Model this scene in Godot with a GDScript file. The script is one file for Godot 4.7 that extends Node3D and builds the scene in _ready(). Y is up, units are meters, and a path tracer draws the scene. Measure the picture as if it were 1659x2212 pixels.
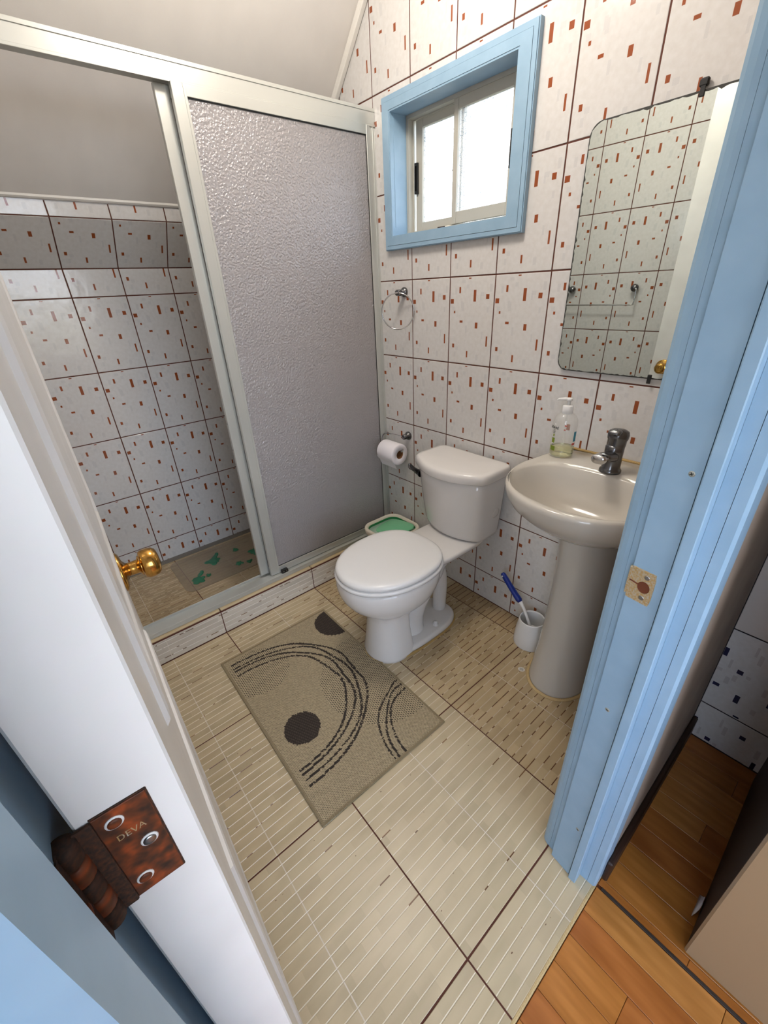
extends Node3D
# A small tiled bathroom seen from its doorway. Metres, y up. The window wall is the plane z = 0, the shower lies towards -x, the hall towards +x.

var M := {}            # materials by name
var mesh_cache := {}   # tile meshes by size
var used := {}         # how often a name was given at top level

const TW := 0.2        # wall tile width
const TH := 0.2939     # wall tile height
const FT := 0.4475     # floor tile side
const X0 := -0.2592    # a grout column on the window wall
const Y6 := 0.1434     # a grout row on the window wall
const XB := -0.9645    # shower back wall
const XS := -0.2112    # riser of the shower kerb
const XD := 1.127      # inner face of the door wall
const XH := 1.25       # hall face of the door wall
const XE := 3.4          # far wall of the hall
const ZO := 1.48       # wall opposite the window

func _ready():
	# ---- camera
	var cam := Camera3D.new(); cam.name = "camera"
	cam.projection = Camera3D.PROJECTION_PERSPECTIVE
	cam.keep_aspect = Camera3D.KEEP_HEIGHT
	cam.fov = rad_to_deg(2.0 * atan(1106.0 / 912.5158))
	cam.near = 0.02; cam.far = 60.0
	cam.transform = Transform3D(Basis(Vector3(0.64578516, -0.04295821, -0.76230973), Vector3(-0.33346879, 0.88228781, -0.33221497), Vector3(0.68684794, 0.468746, 0.55544315)).orthonormalized(), Vector3(1.32074, 1.29620, 1.31585))
	add_child(cam); cam.current = true
	# ---- sky and exposure
	var we := WorldEnvironment.new(); we.name = "environment"
	var env := Environment.new()
	var sky := Sky.new()
	var sm := ProceduralSkyMaterial.new()
	sm.sky_top_color = Color(0.8, 0.87, 0.97); sm.sky_horizon_color = Color(0.93, 0.955, 0.985)
	sm.ground_bottom_color = Color(0.42, 0.42, 0.38); sm.ground_horizon_color = Color(0.72, 0.74, 0.72)
	sm.sun_angle_max = 0.0
	sky.sky_material = sm
	env.background_mode = Environment.BG_SKY; env.sky = sky
	env.background_energy_multiplier = 12.0
	env.ambient_light_source = Environment.AMBIENT_SOURCE_SKY
	env.tonemap_mode = Environment.TONE_MAPPER_LINEAR
	env.tonemap_exposure = 1.0
	env.sdfgi_enabled = true; env.ssao_enabled = true; env.ssil_enabled = true
	we.environment = env
	add_child(we)
	# ---- the place
	make_materials()
	build_unseen_lamp()
	build_bath_shell()
	build_floors()
	build_hall()
	build_door_frame()
	build_window()
	build_shower()
	build_door()
	# ---- the things
	build_toilet()
	build_washbasin()
	build_mirror()
	build_wall_fittings()
	build_floor_things()

# ======================================================================= naming and committing
func numbered(called: String) -> String:
	var n: int = used.get(called, 0)
	used[called] = n + 1
	return called if n == 0 else "%s_%03d" % [called, n]

func thing(called: String, label: String, category: String, at := Vector3.ZERO, kind := "", group := "") -> Node3D:
	var o := Node3D.new(); o.name = numbered(called); o.position = at
	add_child(o)
	tag(o, label, category, kind, group)
	return o

func tag(o: Node3D, label: String, category: String, kind := "", group := ""):
	o.set_meta("label", label); o.set_meta("category", category)
	if kind != "": o.set_meta("kind", kind)
	if group != "": o.set_meta("group", group)

func put(called: String, mesh: Mesh, mat: Material, parent: Node, xf := Transform3D()) -> MeshInstance3D:
	var o := MeshInstance3D.new()
	o.name = called if parent != self else numbered(called)
	o.mesh = mesh; o.material_override = mat; o.transform = xf
	parent.add_child(o, true)
	return o

func part(called: String, st: SurfaceTool, mat: Material, parent: Node, xf := Transform3D()) -> MeshInstance3D:
	return put(called, done(st), mat, parent, xf)

func done(st: SurfaceTool) -> ArrayMesh:
	st.generate_normals()
	return st.commit()

func flat() -> SurfaceTool:
	var st := SurfaceTool.new(); st.begin(Mesh.PRIMITIVE_TRIANGLES); st.set_smooth_group(-1)
	return st

func smooth() -> SurfaceTool:
	var st := SurfaceTool.new(); st.begin(Mesh.PRIMITIVE_TRIANGLES); st.set_smooth_group(0)
	return st

# ======================================================================= shapes
func tri(st: SurfaceTool, a: Vector3, b: Vector3, c: Vector3):   # counter-clockwise seen from outside
	st.add_vertex(a); st.add_vertex(c); st.add_vertex(b)

func quad(st: SurfaceTool, a: Vector3, b: Vector3, c: Vector3, d: Vector3):
	tri(st, a, b, c); tri(st, a, c, d)

func uvquad(st: SurfaceTool, p: Array, t: Array):
	for k in [0, 2, 1, 0, 3, 2]:
		st.set_uv(t[k]); st.add_vertex(p[k])

func box(st: SurfaceTool, lo: Vector3, hi: Vector3, b := 0.0, xf := Transform3D()):   # a box with chamfers b
	var c := (lo + hi) * 0.5
	var h := (hi - lo) * 0.5
	b = minf(b, minf(h.x, minf(h.y, h.z)) * 0.95)
	for ax in 3:
		var u := (ax + 1) % 3
		var v := (ax + 2) % 3
		for s in [-1.0, 1.0]:
			var q := []
			for k in [Vector2(-1, -1), Vector2(1, -1), Vector2(1, 1), Vector2(-1, 1)]:
				var p := Vector3.ZERO
				p[ax] = s * h[ax]; p[u] = k.x * (h[u] - b); p[v] = k.y * (h[v] - b)
				q.append(xf * (c + p))
			if s > 0: quad(st, q[0], q[1], q[2], q[3])
			else: quad(st, q[3], q[2], q[1], q[0])
	if b <= 0.0: return
	for ax in 3:                                                         # edges along ax
		var u := (ax + 1) % 3
		var v := (ax + 2) % 3
		for su in [-1.0, 1.0]:
			for sv in [-1.0, 1.0]:
				var q := []
				for k in [[-1.0, 0], [1.0, 0], [1.0, 1], [-1.0, 1]]:
					var p := Vector3.ZERO
					p[ax] = k[0] * (h[ax] - b)
					p[u] = su * (h[u] - (b if k[1] == 1 else 0.0)); p[v] = sv * (h[v] - (0.0 if k[1] == 1 else b))
					q.append(xf * (c + p))
				if su * sv < 0: quad(st, q[0], q[1], q[2], q[3])
				else: quad(st, q[3], q[2], q[1], q[0])
	for sx in [-1.0, 1.0]:
		for sy in [-1.0, 1.0]:
			for sz in [-1.0, 1.0]:
				var a := xf * (c + Vector3(sx * h.x, sy * (h.y - b), sz * (h.z - b)))
				var d := xf * (c + Vector3(sx * (h.x - b), sy * h.y, sz * (h.z - b)))
				var e := xf * (c + Vector3(sx * (h.x - b), sy * (h.y - b), sz * h.z))
				if sx * sy * sz > 0: tri(st, a, d, e)
				else: tri(st, a, e, d)

func loft(st: SurfaceTool, rings: Array, cap0 := true, cap1 := true):   # rings of equally many points, each counter-clockwise seen from the last ring's side
	var n: int = rings[0].size()
	for r in rings.size() - 1:
		var a: PackedVector3Array = rings[r]
		var b: PackedVector3Array = rings[r + 1]
		for i in n:
			var j := (i + 1) % n
			quad(st, a[i], a[j], b[j], b[i])
	if cap0: fan(st, rings[0], true)
	if cap1: fan(st, rings[-1], false)

func fan(st: SurfaceTool, ring: PackedVector3Array, turned: bool):
	var c := Vector3.ZERO
	for p in ring: c += p
	c /= ring.size()
	for i in ring.size():
		var j := (i + 1) % ring.size()
		if turned: tri(st, c, ring[j], ring[i])
		else: tri(st, c, ring[i], ring[j])

func lathe(st: SurfaceTool, profile: Array, n: int, xf := Transform3D(), caps := true):   # profile of Vector2(radius, height) from bottom to top, about y
	var rings := []
	for p in profile:
		var ring := PackedVector3Array()
		for i in n:
			var a := -TAU * i / n
			ring.append(xf * Vector3(p.x * cos(a), p.y, p.x * sin(a)))
		rings.append(ring)
	loft(st, rings, caps, caps)

func tube(st: SurfaceTool, path: Array, r, n := 10, caps := true):   # r a number or an array of radii
	var rings := []
	var side := Vector3.ZERO
	for i in path.size():
		var p: Vector3 = path[i]
		var d: Vector3 = (path[mini(i + 1, path.size() - 1)] - path[maxi(i - 1, 0)]).normalized()
		if side == Vector3.ZERO:
			side = d.cross(Vector3.UP if absf(d.y) < 0.9 else Vector3.RIGHT).normalized()
		side = (side - d * side.dot(d)).normalized()
		var up := d.cross(side)
		var ri: float = r[i] if r is Array else r
		var ring := PackedVector3Array()
		for k in n:
			var a := TAU * k / n
			ring.append(p + (side * cos(a) + up * sin(a)) * ri)
		rings.append(ring)
	loft(st, rings, caps, caps)

func curve(points: Array, steps := 6) -> Array:   # a smooth path through the points
	var out := []
	for i in points.size() - 1:
		var p0: Vector3 = points[maxi(i - 1, 0)]
		var p1: Vector3 = points[i]
		var p2: Vector3 = points[i + 1]
		var p3: Vector3 = points[mini(i + 2, points.size() - 1)]
		for k in steps:
			out.append(p1.cubic_interpolate(p2, p0, p3, float(k) / steps))
	out.append(points[-1])
	return out

func prism(st: SurfaceTool, poly: PackedVector2Array, o: Vector3, ux: Vector3, uy: Vector3, depth: Vector3):   # poly in the plane ux, uy at o, drawn out along depth
	if ux.cross(uy).dot(depth) > 0.0:
		if Geometry2D.is_polygon_clockwise(poly): poly = rev(poly)
	elif not Geometry2D.is_polygon_clockwise(poly): poly = rev(poly)
	var at := func(p: Vector2) -> Vector3: return o + ux * p.x + uy * p.y
	for i in poly.size():
		var j := (i + 1) % poly.size()
		var a: Vector3 = at.call(poly[i])
		var b: Vector3 = at.call(poly[j])
		quad(st, a, b, b + depth, a + depth)
	var t := Geometry2D.triangulate_polygon(poly)
	for k in t.size() / 3:
		var a: Vector3 = at.call(poly[t[3 * k]])
		var b: Vector3 = at.call(poly[t[3 * k + 1]])
		var c: Vector3 = at.call(poly[t[3 * k + 2]])
		if (b - a).cross(c - a).dot(depth) < 0.0:
			var s := b
			b = c; c = s
		tri(st, a + depth, b + depth, c + depth)
		tri(st, a, c, b)

func rev(p: PackedVector2Array) -> PackedVector2Array:
	var q := p.duplicate(); q.reverse()
	return q

func circle(r: float, n: int, c := Vector2.ZERO) -> PackedVector2Array:
	var p := PackedVector2Array()
	for i in n: p.append(c + Vector2(cos(TAU * i / n), sin(TAU * i / n)) * r)
	return p

func round_rect(w: float, h: float, r: float, n := 5) -> PackedVector2Array:   # centred on 0
	var p := PackedVector2Array()
	for k in 4:
		var c := Vector2((w / 2 - r) * [1, -1, -1, 1][k], (h / 2 - r) * [1, 1, -1, -1][k])
		for i in n + 1:
			var a := PI / 2 * (k + float(i) / n)
			p.append(c + Vector2(cos(a), sin(a)) * r)
	return p

func egg(a: float, zb: float, zf: float, y: float, cx := 0.0, pf := 2.0, pb := 2.6, wide := 0.42, n := 48) -> PackedVector3Array:   # a horizontal egg-shaped ring, clockwise from above
	var zc := lerpf(zb, zf, wide)
	var ring := PackedVector3Array()
	for i in n:
		var t := TAU * i / n
		var s := sin(t)
		var c := cos(t)
		var p := pf if c > 0 else pb
		ring.append(Vector3(cx + a * signf(s) * pow(absf(s), 2.0 / p), y, zc + (zf - zc if c > 0 else zc - zb) * signf(c) * pow(absf(c), 2.0 / p)))
	return ring

# ======================================================================= materials
func mat(called: String, c: Color, rough := 0.5, metal := 0.0) -> StandardMaterial3D:
	var m := StandardMaterial3D.new()
	m.resource_name = called; m.albedo_color = c; m.roughness = rough; m.metallic = metal
	M[called] = m
	return m

func tex(im: Image) -> ImageTexture:
	return ImageTexture.create_from_image(im)

func noise_img(w: int, h: int, freq: float, seed_: int, octaves := 3) -> Image:
	var f := FastNoiseLite.new()
	f.seed = seed_; f.frequency = freq; f.noise_type = FastNoiseLite.TYPE_SIMPLEX_SMOOTH
	f.fractal_octaves = octaves
	return f.get_seamless_image(w, h)

func mottle(w: int, h: int, c0: Color, c1: Color, freq: float, seed_: int, sx := 1, sy := 1) -> Image:   # two tones mixed by noise; sx, sy stretch it
	var n := noise_img(w / sx, h / sy, freq, seed_)
	if sx > 1 or sy > 1: n.resize(w, h, Image.INTERPOLATE_CUBIC)
	n.convert(Image.FORMAT_L8)
	var d := n.get_data()
	var o := PackedByteArray(); o.resize(w * h * 3)
	var lut := PackedByteArray(); lut.resize(768)
	for i in 256:
		var c := c0.lerp(c1, i / 255.0)
		lut[3 * i] = c.r8; lut[3 * i + 1] = c.g8; lut[3 * i + 2] = c.b8
	for i in w * h:
		var k := d[i] * 3
		o[3 * i] = lut[k]; o[3 * i + 1] = lut[k + 1]; o[3 * i + 2] = lut[k + 2]
	return Image.create_from_data(w, h, false, Image.FORMAT_RGB8, o)

func noise_normal(freq: float, bump: float, seed_: int, size := 256, octaves := 3) -> ImageTexture:
	var im := noise_img(size, size, freq, seed_, octaves)
	im.convert(Image.FORMAT_RGBA8)
	im.bump_map_to_normal_map(bump)
	return tex(im)

func tri_noise(m: StandardMaterial3D, c0: Color, c1: Color, freq: float, scale_: float, seed_: int):   # mottled colour laid on without uv
	m.albedo_color = Color.WHITE
	m.albedo_texture = tex(mottle(256, 256, c0, c1, freq, seed_))
	m.uv1_triplanar = true; m.uv1_scale = Vector3.ONE * scale_

func tile_print(w: int, h: int, rects: Array, ink: Color, grey: Color, seed_: int) -> Image:
	var im := mottle(w, h, Color(0.795, 0.785, 0.775), Color(0.825, 0.82, 0.815), 0.02, seed_)
	var r := RandomNumberGenerator.new(); r.seed = seed_
	for k in 15:                                                         # pale grey marks, hatched
		var tall := k % 3 != 0
		var sz := Vector2(r.randf_range(0.03, 0.06), r.randf_range(0.05, 0.12)) if tall else Vector2(r.randf_range(0.05, 0.085), r.randf_range(0.025, 0.045))
		var p := Vector2(r.randf_range(0.02, 0.92), r.randf_range(0.02, 0.9))
		for y in range(0, int(sz.y * h), 4):
			im.fill_rect(Rect2i(int(p.x * w), int(p.y * h) + y, int(sz.x * w), 3), grey)
	for q in rects:
		im.fill_rect(Rect2i(int((q[0] - q[2] / 2) * w), int((q[1] - q[3] / 2) * h), int(q[2] * w), int(q[3] * h)), ink)
	return im

func floor_print(seed_: int, dirt: float, tone: Color) -> Image:   # a ribbed floor tile: 18 strips, ribs painted pale as if catching light, or brown with dirt
	var n := 1024
	var im := mottle(n, n, tone.darkened(0.07), tone.lightened(0.05), 0.008, seed_, 1, 4)
	var r := RandomNumberGenerator.new(); r.seed = seed_
	var strip := n / 18.0
	for i in 18:                                                         # short pieces of each strip differ a little in tone
		var z := 0
		while z < n:
			var l := r.randi_range(90, 330)
			var t := r.randf_range(-0.05, 0.05)
			var c := Color(0, 0, 0, -t) if t < 0 else Color(1, 0.97, 0.9, t)
			var p := Image.create(int(strip), mini(l, n - z), false, Image.FORMAT_RGBA8); p.fill(c)
			im.convert(Image.FORMAT_RGBA8)
			im.blend_rect(p, Rect2i(0, 0, p.get_width(), p.get_height()), Vector2i(int(i * strip), z))
			z += l
	for i in range(0, 19):
		var x := int(i * strip)
		var z := 0
		while z < n:
			var l := r.randi_range(12, 90)
			var c := tone.lightened(0.33)
			if r.randf() < dirt: c = Color(0.33, 0.2, 0.11).lerp(Color(0.5, 0.36, 0.22), r.randf())
			im.fill_rect(Rect2i(x - 3, z, 6, l), c)
			z += l
	im.fill_rect(Rect2i(0, n / 2 - 3, n, 6), Color(0.83, 0.79, 0.73))
	for k in int(10 + 30 * dirt):                                        # specks
		im.fill_rect(Rect2i(r.randi_range(0, n - 8), r.randi_range(0, n - 12), r.randi_range(2, 5), r.randi_range(3, 9)), Color(0.36, 0.25, 0.16))
	return im

func make_materials():
	var rust := Color(0.55, 0.285, 0.155)
	var marks := [[0.465, 0.025, 0.053, 0.013], [0.247, 0.146, 0.04, 0.068], [0.587, 0.211, 0.058, 0.125], [0.864, 0.222, 0.07, 0.053], [0.067, 0.268, 0.077, 0.051], [0.132, 0.389, 0.035, 0.029], [0.294, 0.497, 0.071, 0.026], [0.647, 0.535, 0.057, 0.067], [0.122, 0.785, 0.05, 0.047], [0.895, 0.71, 0.033, 0.115], [0.46, 0.876, 0.034, 0.078]]
	var m := mat("tile", Color.WHITE, 0.13)
	m.albedo_texture = tex(tile_print(512, 752, marks, rust, Color(0.77, 0.765, 0.765), 11))
	m.normal_enabled = true; m.normal_texture = noise_normal(0.012, 3.0, 5); m.normal_scale = 0.12
	m = mat("navy_tile", Color.WHITE, 0.2)
	m.albedo_texture = tex(tile_print(512, 752, [[0.055, 0.28, 0.05, 0.1], [0.28, 0.44, 0.07, 0.05], [0.1, 0.7, 0.08, 0.04], [0.37, 0.76, 0.06, 0.1], [0.7, 0.64, 0.06, 0.09], [0.45, 0.97, 0.07, 0.02], [0.62, 0.18, 0.07, 0.05], [0.85, 0.45, 0.05, 0.1]], Color(0.1, 0.11, 0.25), Color(0.72, 0.7, 0.7), 23))
	mat("blank_tile", Color(0.8, 0.78, 0.76), 0.2)
	mat("grout", Color(0.34, 0.18, 0.13), 0.85)
	mat("dark_grout", Color(0.16, 0.14, 0.15), 0.85)
	for k in 4:
		m = mat("floor_tile_%d" % k, Color.WHITE, 0.32)
		m.albedo_texture = tex(floor_print(40 + k, [0.02, 0.1, 0.45, 0.8][k], [Color(0.755, 0.685, 0.555), Color(0.74, 0.665, 0.53), Color(0.72, 0.635, 0.49), Color(0.7, 0.6, 0.45)][k]))
	mat("floor_tile_edge", Color(0.76, 0.68, 0.54), 0.35)
	m = mat("riser_tile", Color.WHITE, 0.35)
	m.albedo_texture = tex(floor_print(61, 0.22, Color(0.8, 0.76, 0.7)))
	m = mat("plaster", Color.WHITE, 0.8)
	tri_noise(m, Color(0.84, 0.825, 0.81), Color(0.875, 0.86, 0.845), 0.02, 1.5, 3)
	m = mat("hall_wall", Color.WHITE, 0.8)
	tri_noise(m, Color(0.6, 0.53, 0.47), Color(0.65, 0.58, 0.51), 0.02, 1.5, 4)
	m = mat("unseen_lamp_glow", Color(0.9, 0.9, 0.88), 0.4)
	m.emission_enabled = true; m.emission = Color(1.0, 0.965, 0.92); m.emission_energy_multiplier = 1.0
	mat("cove", Color(0.87, 0.86, 0.84), 0.5)
	m = mat("blue_paint", Color.WHITE, 0.35)
	tri_noise(m, Color(0.53, 0.65, 0.745), Color(0.57, 0.685, 0.775), 0.03, 2.0, 6)
	m = mat("white_paint", Color.WHITE, 0.3)
	tri_noise(m, Color(0.85, 0.84, 0.83), Color(0.89, 0.88, 0.87), 0.015, 2.0, 8)
	m = mat("aluminium", Color(0.68, 0.69, 0.66), 0.42, 0.55)
	mat("shower_aluminium", Color(0.76, 0.765, 0.745), 0.34, 0.5)
	mat("window_aluminium", Color(0.72, 0.71, 0.67), 0.5, 0.15)
	mat("chrome", Color(0.78, 0.78, 0.79), 0.08, 1.0)
	mat("dull_chrome", Color(0.42, 0.42, 0.43), 0.22, 0.9)
	mat("brass", Color(0.76, 0.58, 0.3), 0.16, 1.0)
	mat("steel", Color(0.62, 0.62, 0.62), 0.3, 1.0)
	mat("porcelain", Color(0.86, 0.85, 0.84), 0.09)
	mat("basin_ceramic", Color(0.755, 0.735, 0.7), 0.12)
	mat("plastic_white", Color(0.87, 0.87, 0.87), 0.25)
	mat("black_plastic", Color(0.05, 0.05, 0.06), 0.4)
	mat("dark", Color(0.07, 0.06, 0.06), 0.8)
	mat("rubber", Color(0.09, 0.1, 0.1), 0.7)
	m = mat("sealant", Color.WHITE, 0.6)
	tri_noise(m, Color(0.76, 0.66, 0.45), Color(0.62, 0.48, 0.25), 0.08, 12.0, 9)
	m = mat("grey_sealant", Color.WHITE, 0.7)
	tri_noise(m, Color(0.5, 0.47, 0.43), Color(0.38, 0.36, 0.33), 0.08, 12.0, 19)
	m = mat("old_sealant", Color.WHITE, 0.6)
	tri_noise(m, Color(0.8, 0.72, 0.55), Color(0.7, 0.58, 0.38), 0.08, 12.0, 10)
	m = mat("rust", Color.WHITE, 0.55, 0.25)
	tri_noise(m, Color(0.16, 0.12, 0.1), Color(0.66, 0.3, 0.12), 0.02, 14.0, 12)
	m = mat("dark_rust", Color.WHITE, 0.75, 0.1)
	tri_noise(m, Color(0.09, 0.07, 0.06), Color(0.36, 0.2, 0.11), 0.05, 20.0, 13)
	m = mat("worn_zinc", Color.WHITE, 0.4, 0.4)
	tri_noise(m, Color(0.74, 0.73, 0.7), Color(0.72, 0.56, 0.3), 0.06, 14.0, 14)
	mat("rust_hole", Color(0.4, 0.2, 0.1), 0.8)
	mat("mirror", Color(0.9, 0.93, 0.91), 0.005, 1.0)
	mat("mirror_edge", Color(0.2, 0.2, 0.19), 0.7)
	mat("paper", Color(0.9, 0.89, 0.91), 0.95)
	mat("cardboard", Color(0.5, 0.34, 0.2), 0.9)
	mat("bin_green", Color(0.47, 0.76, 0.58), 0.35)
	mat("bin_dark_green", Color(0.12, 0.5, 0.28), 0.4)
	mat("bin_pale", Color(0.72, 0.83, 0.76), 0.4)
	mat("bin_cream", Color(0.86, 0.83, 0.77), 0.4)
	mat("blue_plastic", Color(0.05, 0.16, 0.5), 0.35)
	mat("cabinet_beige", Color(0.62, 0.52, 0.4), 0.5)
	mat("cabinet_shade_and_strip", Color(0.2, 0.16, 0.13), 0.6)  # shade of the cabinet side put into its colour; also the floor strip
	mat("dark_wood", Color(0.2, 0.12, 0.08), 0.5)
	for k in 4:
		m = mat("plank_%d" % k, Color.WHITE, 0.33)
		var c: Color = [Color(0.74, 0.46, 0.18), Color(0.7, 0.41, 0.15), Color(0.77, 0.5, 0.22), Color(0.67, 0.38, 0.14)][k]
		m.albedo_texture = tex(mottle(512, 128, c.darkened(0.16), c.lightened(0.08), 0.03, 70 + k, 8, 1))
	mat("plank_joint", Color(0.36, 0.18, 0.07), 0.6)
	# obscure glass of the window: clear, with a fine net of moulded lines
	m = mat("window_glass", Color.WHITE, 0.3)
	m.albedo_texture = tex(obscure(768, 90))
	m.transparency = BaseMaterial3D.TRANSPARENCY_ALPHA
	m.backlight_enabled = true; m.backlight = Color(0.3, 0.3, 0.3)
	# the shower's obscure glass: thick, rough
	m = mat("shower_glass", Color(0.82, 0.8, 0.805, 0.4), 0.27)
	m.refraction_enabled = true; m.refraction_scale = 0.07
	m.normal_enabled = true; m.normal_texture = noise_normal(0.045, 10.0, 21, 512, 2); m.normal_scale = 0.5
	m.uv1_triplanar = true; m.uv1_scale = Vector3.ONE * 4.0
	m = mat("hall_glass", Color(0.95, 0.98, 1.0, 0.06), 0.02)
	m.transparency = BaseMaterial3D.TRANSPARENCY_ALPHA
	# soap bottle
	m = mat("clear_plastic", Color(0.95, 0.96, 0.94, 0.1), 0.08)
	m.transparency = BaseMaterial3D.TRANSPARENCY_ALPHA
	mat("soap", Color(0.93, 0.92, 0.72), 0.1)
	M["soap"].refraction_enabled = true; M["soap"].refraction_scale = 0.033; M["soap"].albedo_color.a = 0.12
	mat("label_teal", Color(0.15, 0.5, 0.58), 0.5)
	mat("label_green", Color(0.45, 0.52, 0.12), 0.5)
	mat("label_dark", Color(0.13, 0.16, 0.13), 0.5)
	mat("label_red", Color(0.75, 0.25, 0.2), 0.5)
	mat("label_white", Color(0.88, 0.88, 0.87), 0.5)
	# bath mats
	m = mat("mat_weave", Color.WHITE, 0.95)
	weave(m)
	mat("mat_border", Color(0.56, 0.5, 0.39), 0.95)
	m = mat("clear_mat", Color(0.72, 0.66, 0.57, 0.38), 0.4)
	m.transparency = BaseMaterial3D.TRANSPARENCY_ALPHA
	mat("mat_green", Color(0.16, 0.45, 0.33), 0.25)

func obscure(n: int, cells: int) -> Image:
	var f := FastNoiseLite.new()
	f.seed = 3; f.noise_type = FastNoiseLite.TYPE_CELLULAR; f.frequency = float(cells) / n / 1.5
	f.cellular_return_type = FastNoiseLite.RETURN_DISTANCE2_SUB
	f.domain_warp_enabled = true; f.domain_warp_amplitude = 14.0; f.domain_warp_frequency = 0.03
	var im := f.get_seamless_image(n, n); im.convert(Image.FORMAT_L8)
	var d := im.get_data()
	var o := PackedByteArray(); o.resize(n * n * 4)
	for i in n * n:
		var line := d[i] < 40
		o[4 * i] = 105 if line else 225; o[4 * i + 1] = 125 if line else 232; o[4 * i + 2] = 145 if line else 238
		o[4 * i + 3] = 246 if line else 168
	return Image.create_from_data(n, n, false, Image.FORMAT_RGBA8, o)

func weave(m: StandardMaterial3D):   # the mat's knots: about 3 mm a stitch, coarser inside two discs, dark strokes and discs woven in
	var w := 1520
	var h := 960
	var o := PackedByteArray(); o.resize(w * h * 3)
	var b := PackedByteArray(); b.resize(w * h)
	var r := RandomNumberGenerator.new(); r.seed = 5
	var cell := 8
	for sy in h / cell:
		for sx in w / cell:
			var x := (sx + 0.5) * cell / 2000.0
			var z := (sy + 0.5) * cell / 2000.0
			var jx := x + r.randf_range(-0.003, 0.003)
			var kind := 0
			if Vector2(jx - 0.462, z - 0.378).length() < 0.062 or Vector2(jx - 0.095, z - 0.004).length() < 0.086: kind = 2
			var coarse := Vector2(x - 0.13, z - 0.385).length() < 0.12 or Vector2(x - 0.45, z - 0.03).length() < 0.226
			# the arch: strokes between two superellipses
			var q := pow(pow(absf(x - 0.34) / 0.305, 2.3) + pow(maxf(0.46 - z, 0.0) / 0.375, 2.3), 1.0 / 2.3)
			if z < 0.462:
				for s in [0.8, 0.87, 0.94, 1.0]:
					if absf(q - s - 0.012 * sin(x * 31.0 + s * 50.0)) < 0.0115 and r.randf() < 0.9: kind = 1
			var q2 := Vector2(x - 0.757, z + 0.02).length()
			for s in [0.188, 0.207, 0.228]:
				if absf(q2 - s - 0.004 * sin(z * 40.0 + s * 90.0)) < 0.0034 and r.randf() < 0.88: kind = 1
			var c := Color(0.7, 0.635, 0.515)
			var gap := Color(0.3, 0.25, 0.185)
			if coarse and kind == 0: gap = Color(0.17, 0.135, 0.1)
			if kind == 1: c = Color(0.2, 0.165, 0.14); gap = Color(0.12, 0.1, 0.09)
			if kind == 2: c = Color(0.3, 0.25, 0.21) if (sx + sy * 2) % 5 < 2 else Color(0.2, 0.165, 0.14); gap = Color(0.12, 0.1, 0.085)
			c = c.darkened(r.randf() * 0.14)
			for py in cell:
				var gy := sy * cell + py
				for px in cell:
					var gx := sx * cell + px
					var hole: bool
					if coarse and kind == 0:
						var row := gy / 14
						hole = (gx + row * 10 + (gy % 14)) % 20 < 10 and gy % 14 >= 5 and gy % 14 < 11
					else:
						var row := gy / 8
						hole = (gx + row * 6) % 12 < 5 and gy % 8 >= 3 and gy % 8 < 6
					var i := gy * w + gx
					var k := gap if hole else c
					o[3 * i] = k.r8; o[3 * i + 1] = k.g8; o[3 * i + 2] = k.b8
					b[i] = 40 if hole else 210 - (absi(gy % 8 - 4) * 14)
	m.albedo_texture = tex(Image.create_from_data(w, h, false, Image.FORMAT_RGB8, o))
	var hm := Image.create_from_data(w, h, false, Image.FORMAT_L8, b)
	m.heightmap_enabled = true; m.heightmap_texture = tex(hm); m.heightmap_scale = 0.08

# ======================================================================= tiles
# A wall tile cut to [u0,u1] x [v0,v1] of the whole tile (v downwards), in the plane x, y facing +z, its upper left corner at 0.
func tile_mesh(u0: float, u1: float, v0: float, v1: float, th := TH) -> ArrayMesh:
	var key := "t%.3f_%.3f_%.3f_%.3f_%.3f" % [u0, u1, v0, v1, th]
	if mesh_cache.has(key): return mesh_cache[key]
	var g := 0.0022
	var w := (u1 - u0) * TW
	var h := (v1 - v0) * th
	var st := flat()
	var c := 0.0012
	var x := [g, g + c, w - g - c, w - g]
	var y := [-g, -g - c, -h + g + c, -h + g]
	var at := func(i: int, j: int, z: float) -> Array: return [Vector3(x[i], y[j], z), Vector2(u0 + x[i] / TW, v0 - y[j] / th)]
	var face := func(a: Array, b: Array, d: Array, e: Array): uvquad(st, [a[0], b[0], d[0], e[0]], [a[1], b[1], d[1], e[1]])
	face.call(at.call(1, 2, 0.0), at.call(2, 2, 0.0), at.call(2, 1, 0.0), at.call(1, 1, 0.0))
	var lo := -0.0007
	face.call(at.call(0, 3, lo), at.call(3, 3, lo), at.call(2, 2, 0.0), at.call(1, 2, 0.0))
	face.call(at.call(1, 1, 0.0), at.call(2, 1, 0.0), at.call(3, 0, lo), at.call(0, 0, lo))
	face.call(at.call(0, 0, lo), at.call(0, 3, lo), at.call(1, 2, 0.0), at.call(1, 1, 0.0))
	face.call(at.call(2, 1, 0.0), at.call(2, 2, 0.0), at.call(3, 3, lo), at.call(3, 0, lo))
	var bk := -0.004
	face.call(at.call(0, 3, bk), at.call(3, 3, bk), at.call(3, 3, lo), at.call(0, 3, lo))
	face.call(at.call(0, 0, lo), at.call(3, 0, lo), at.call(3, 0, bk), at.call(0, 0, bk))
	face.call(at.call(0, 0, bk), at.call(0, 3, bk), at.call(0, 3, lo), at.call(0, 0, lo))
	face.call(at.call(3, 0, lo), at.call(3, 3, lo), at.call(3, 3, bk), at.call(3, 0, bk))
	st.generate_normals(); st.generate_tangents()
	var m := st.commit()
	mesh_cache[key] = m
	return m

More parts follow.
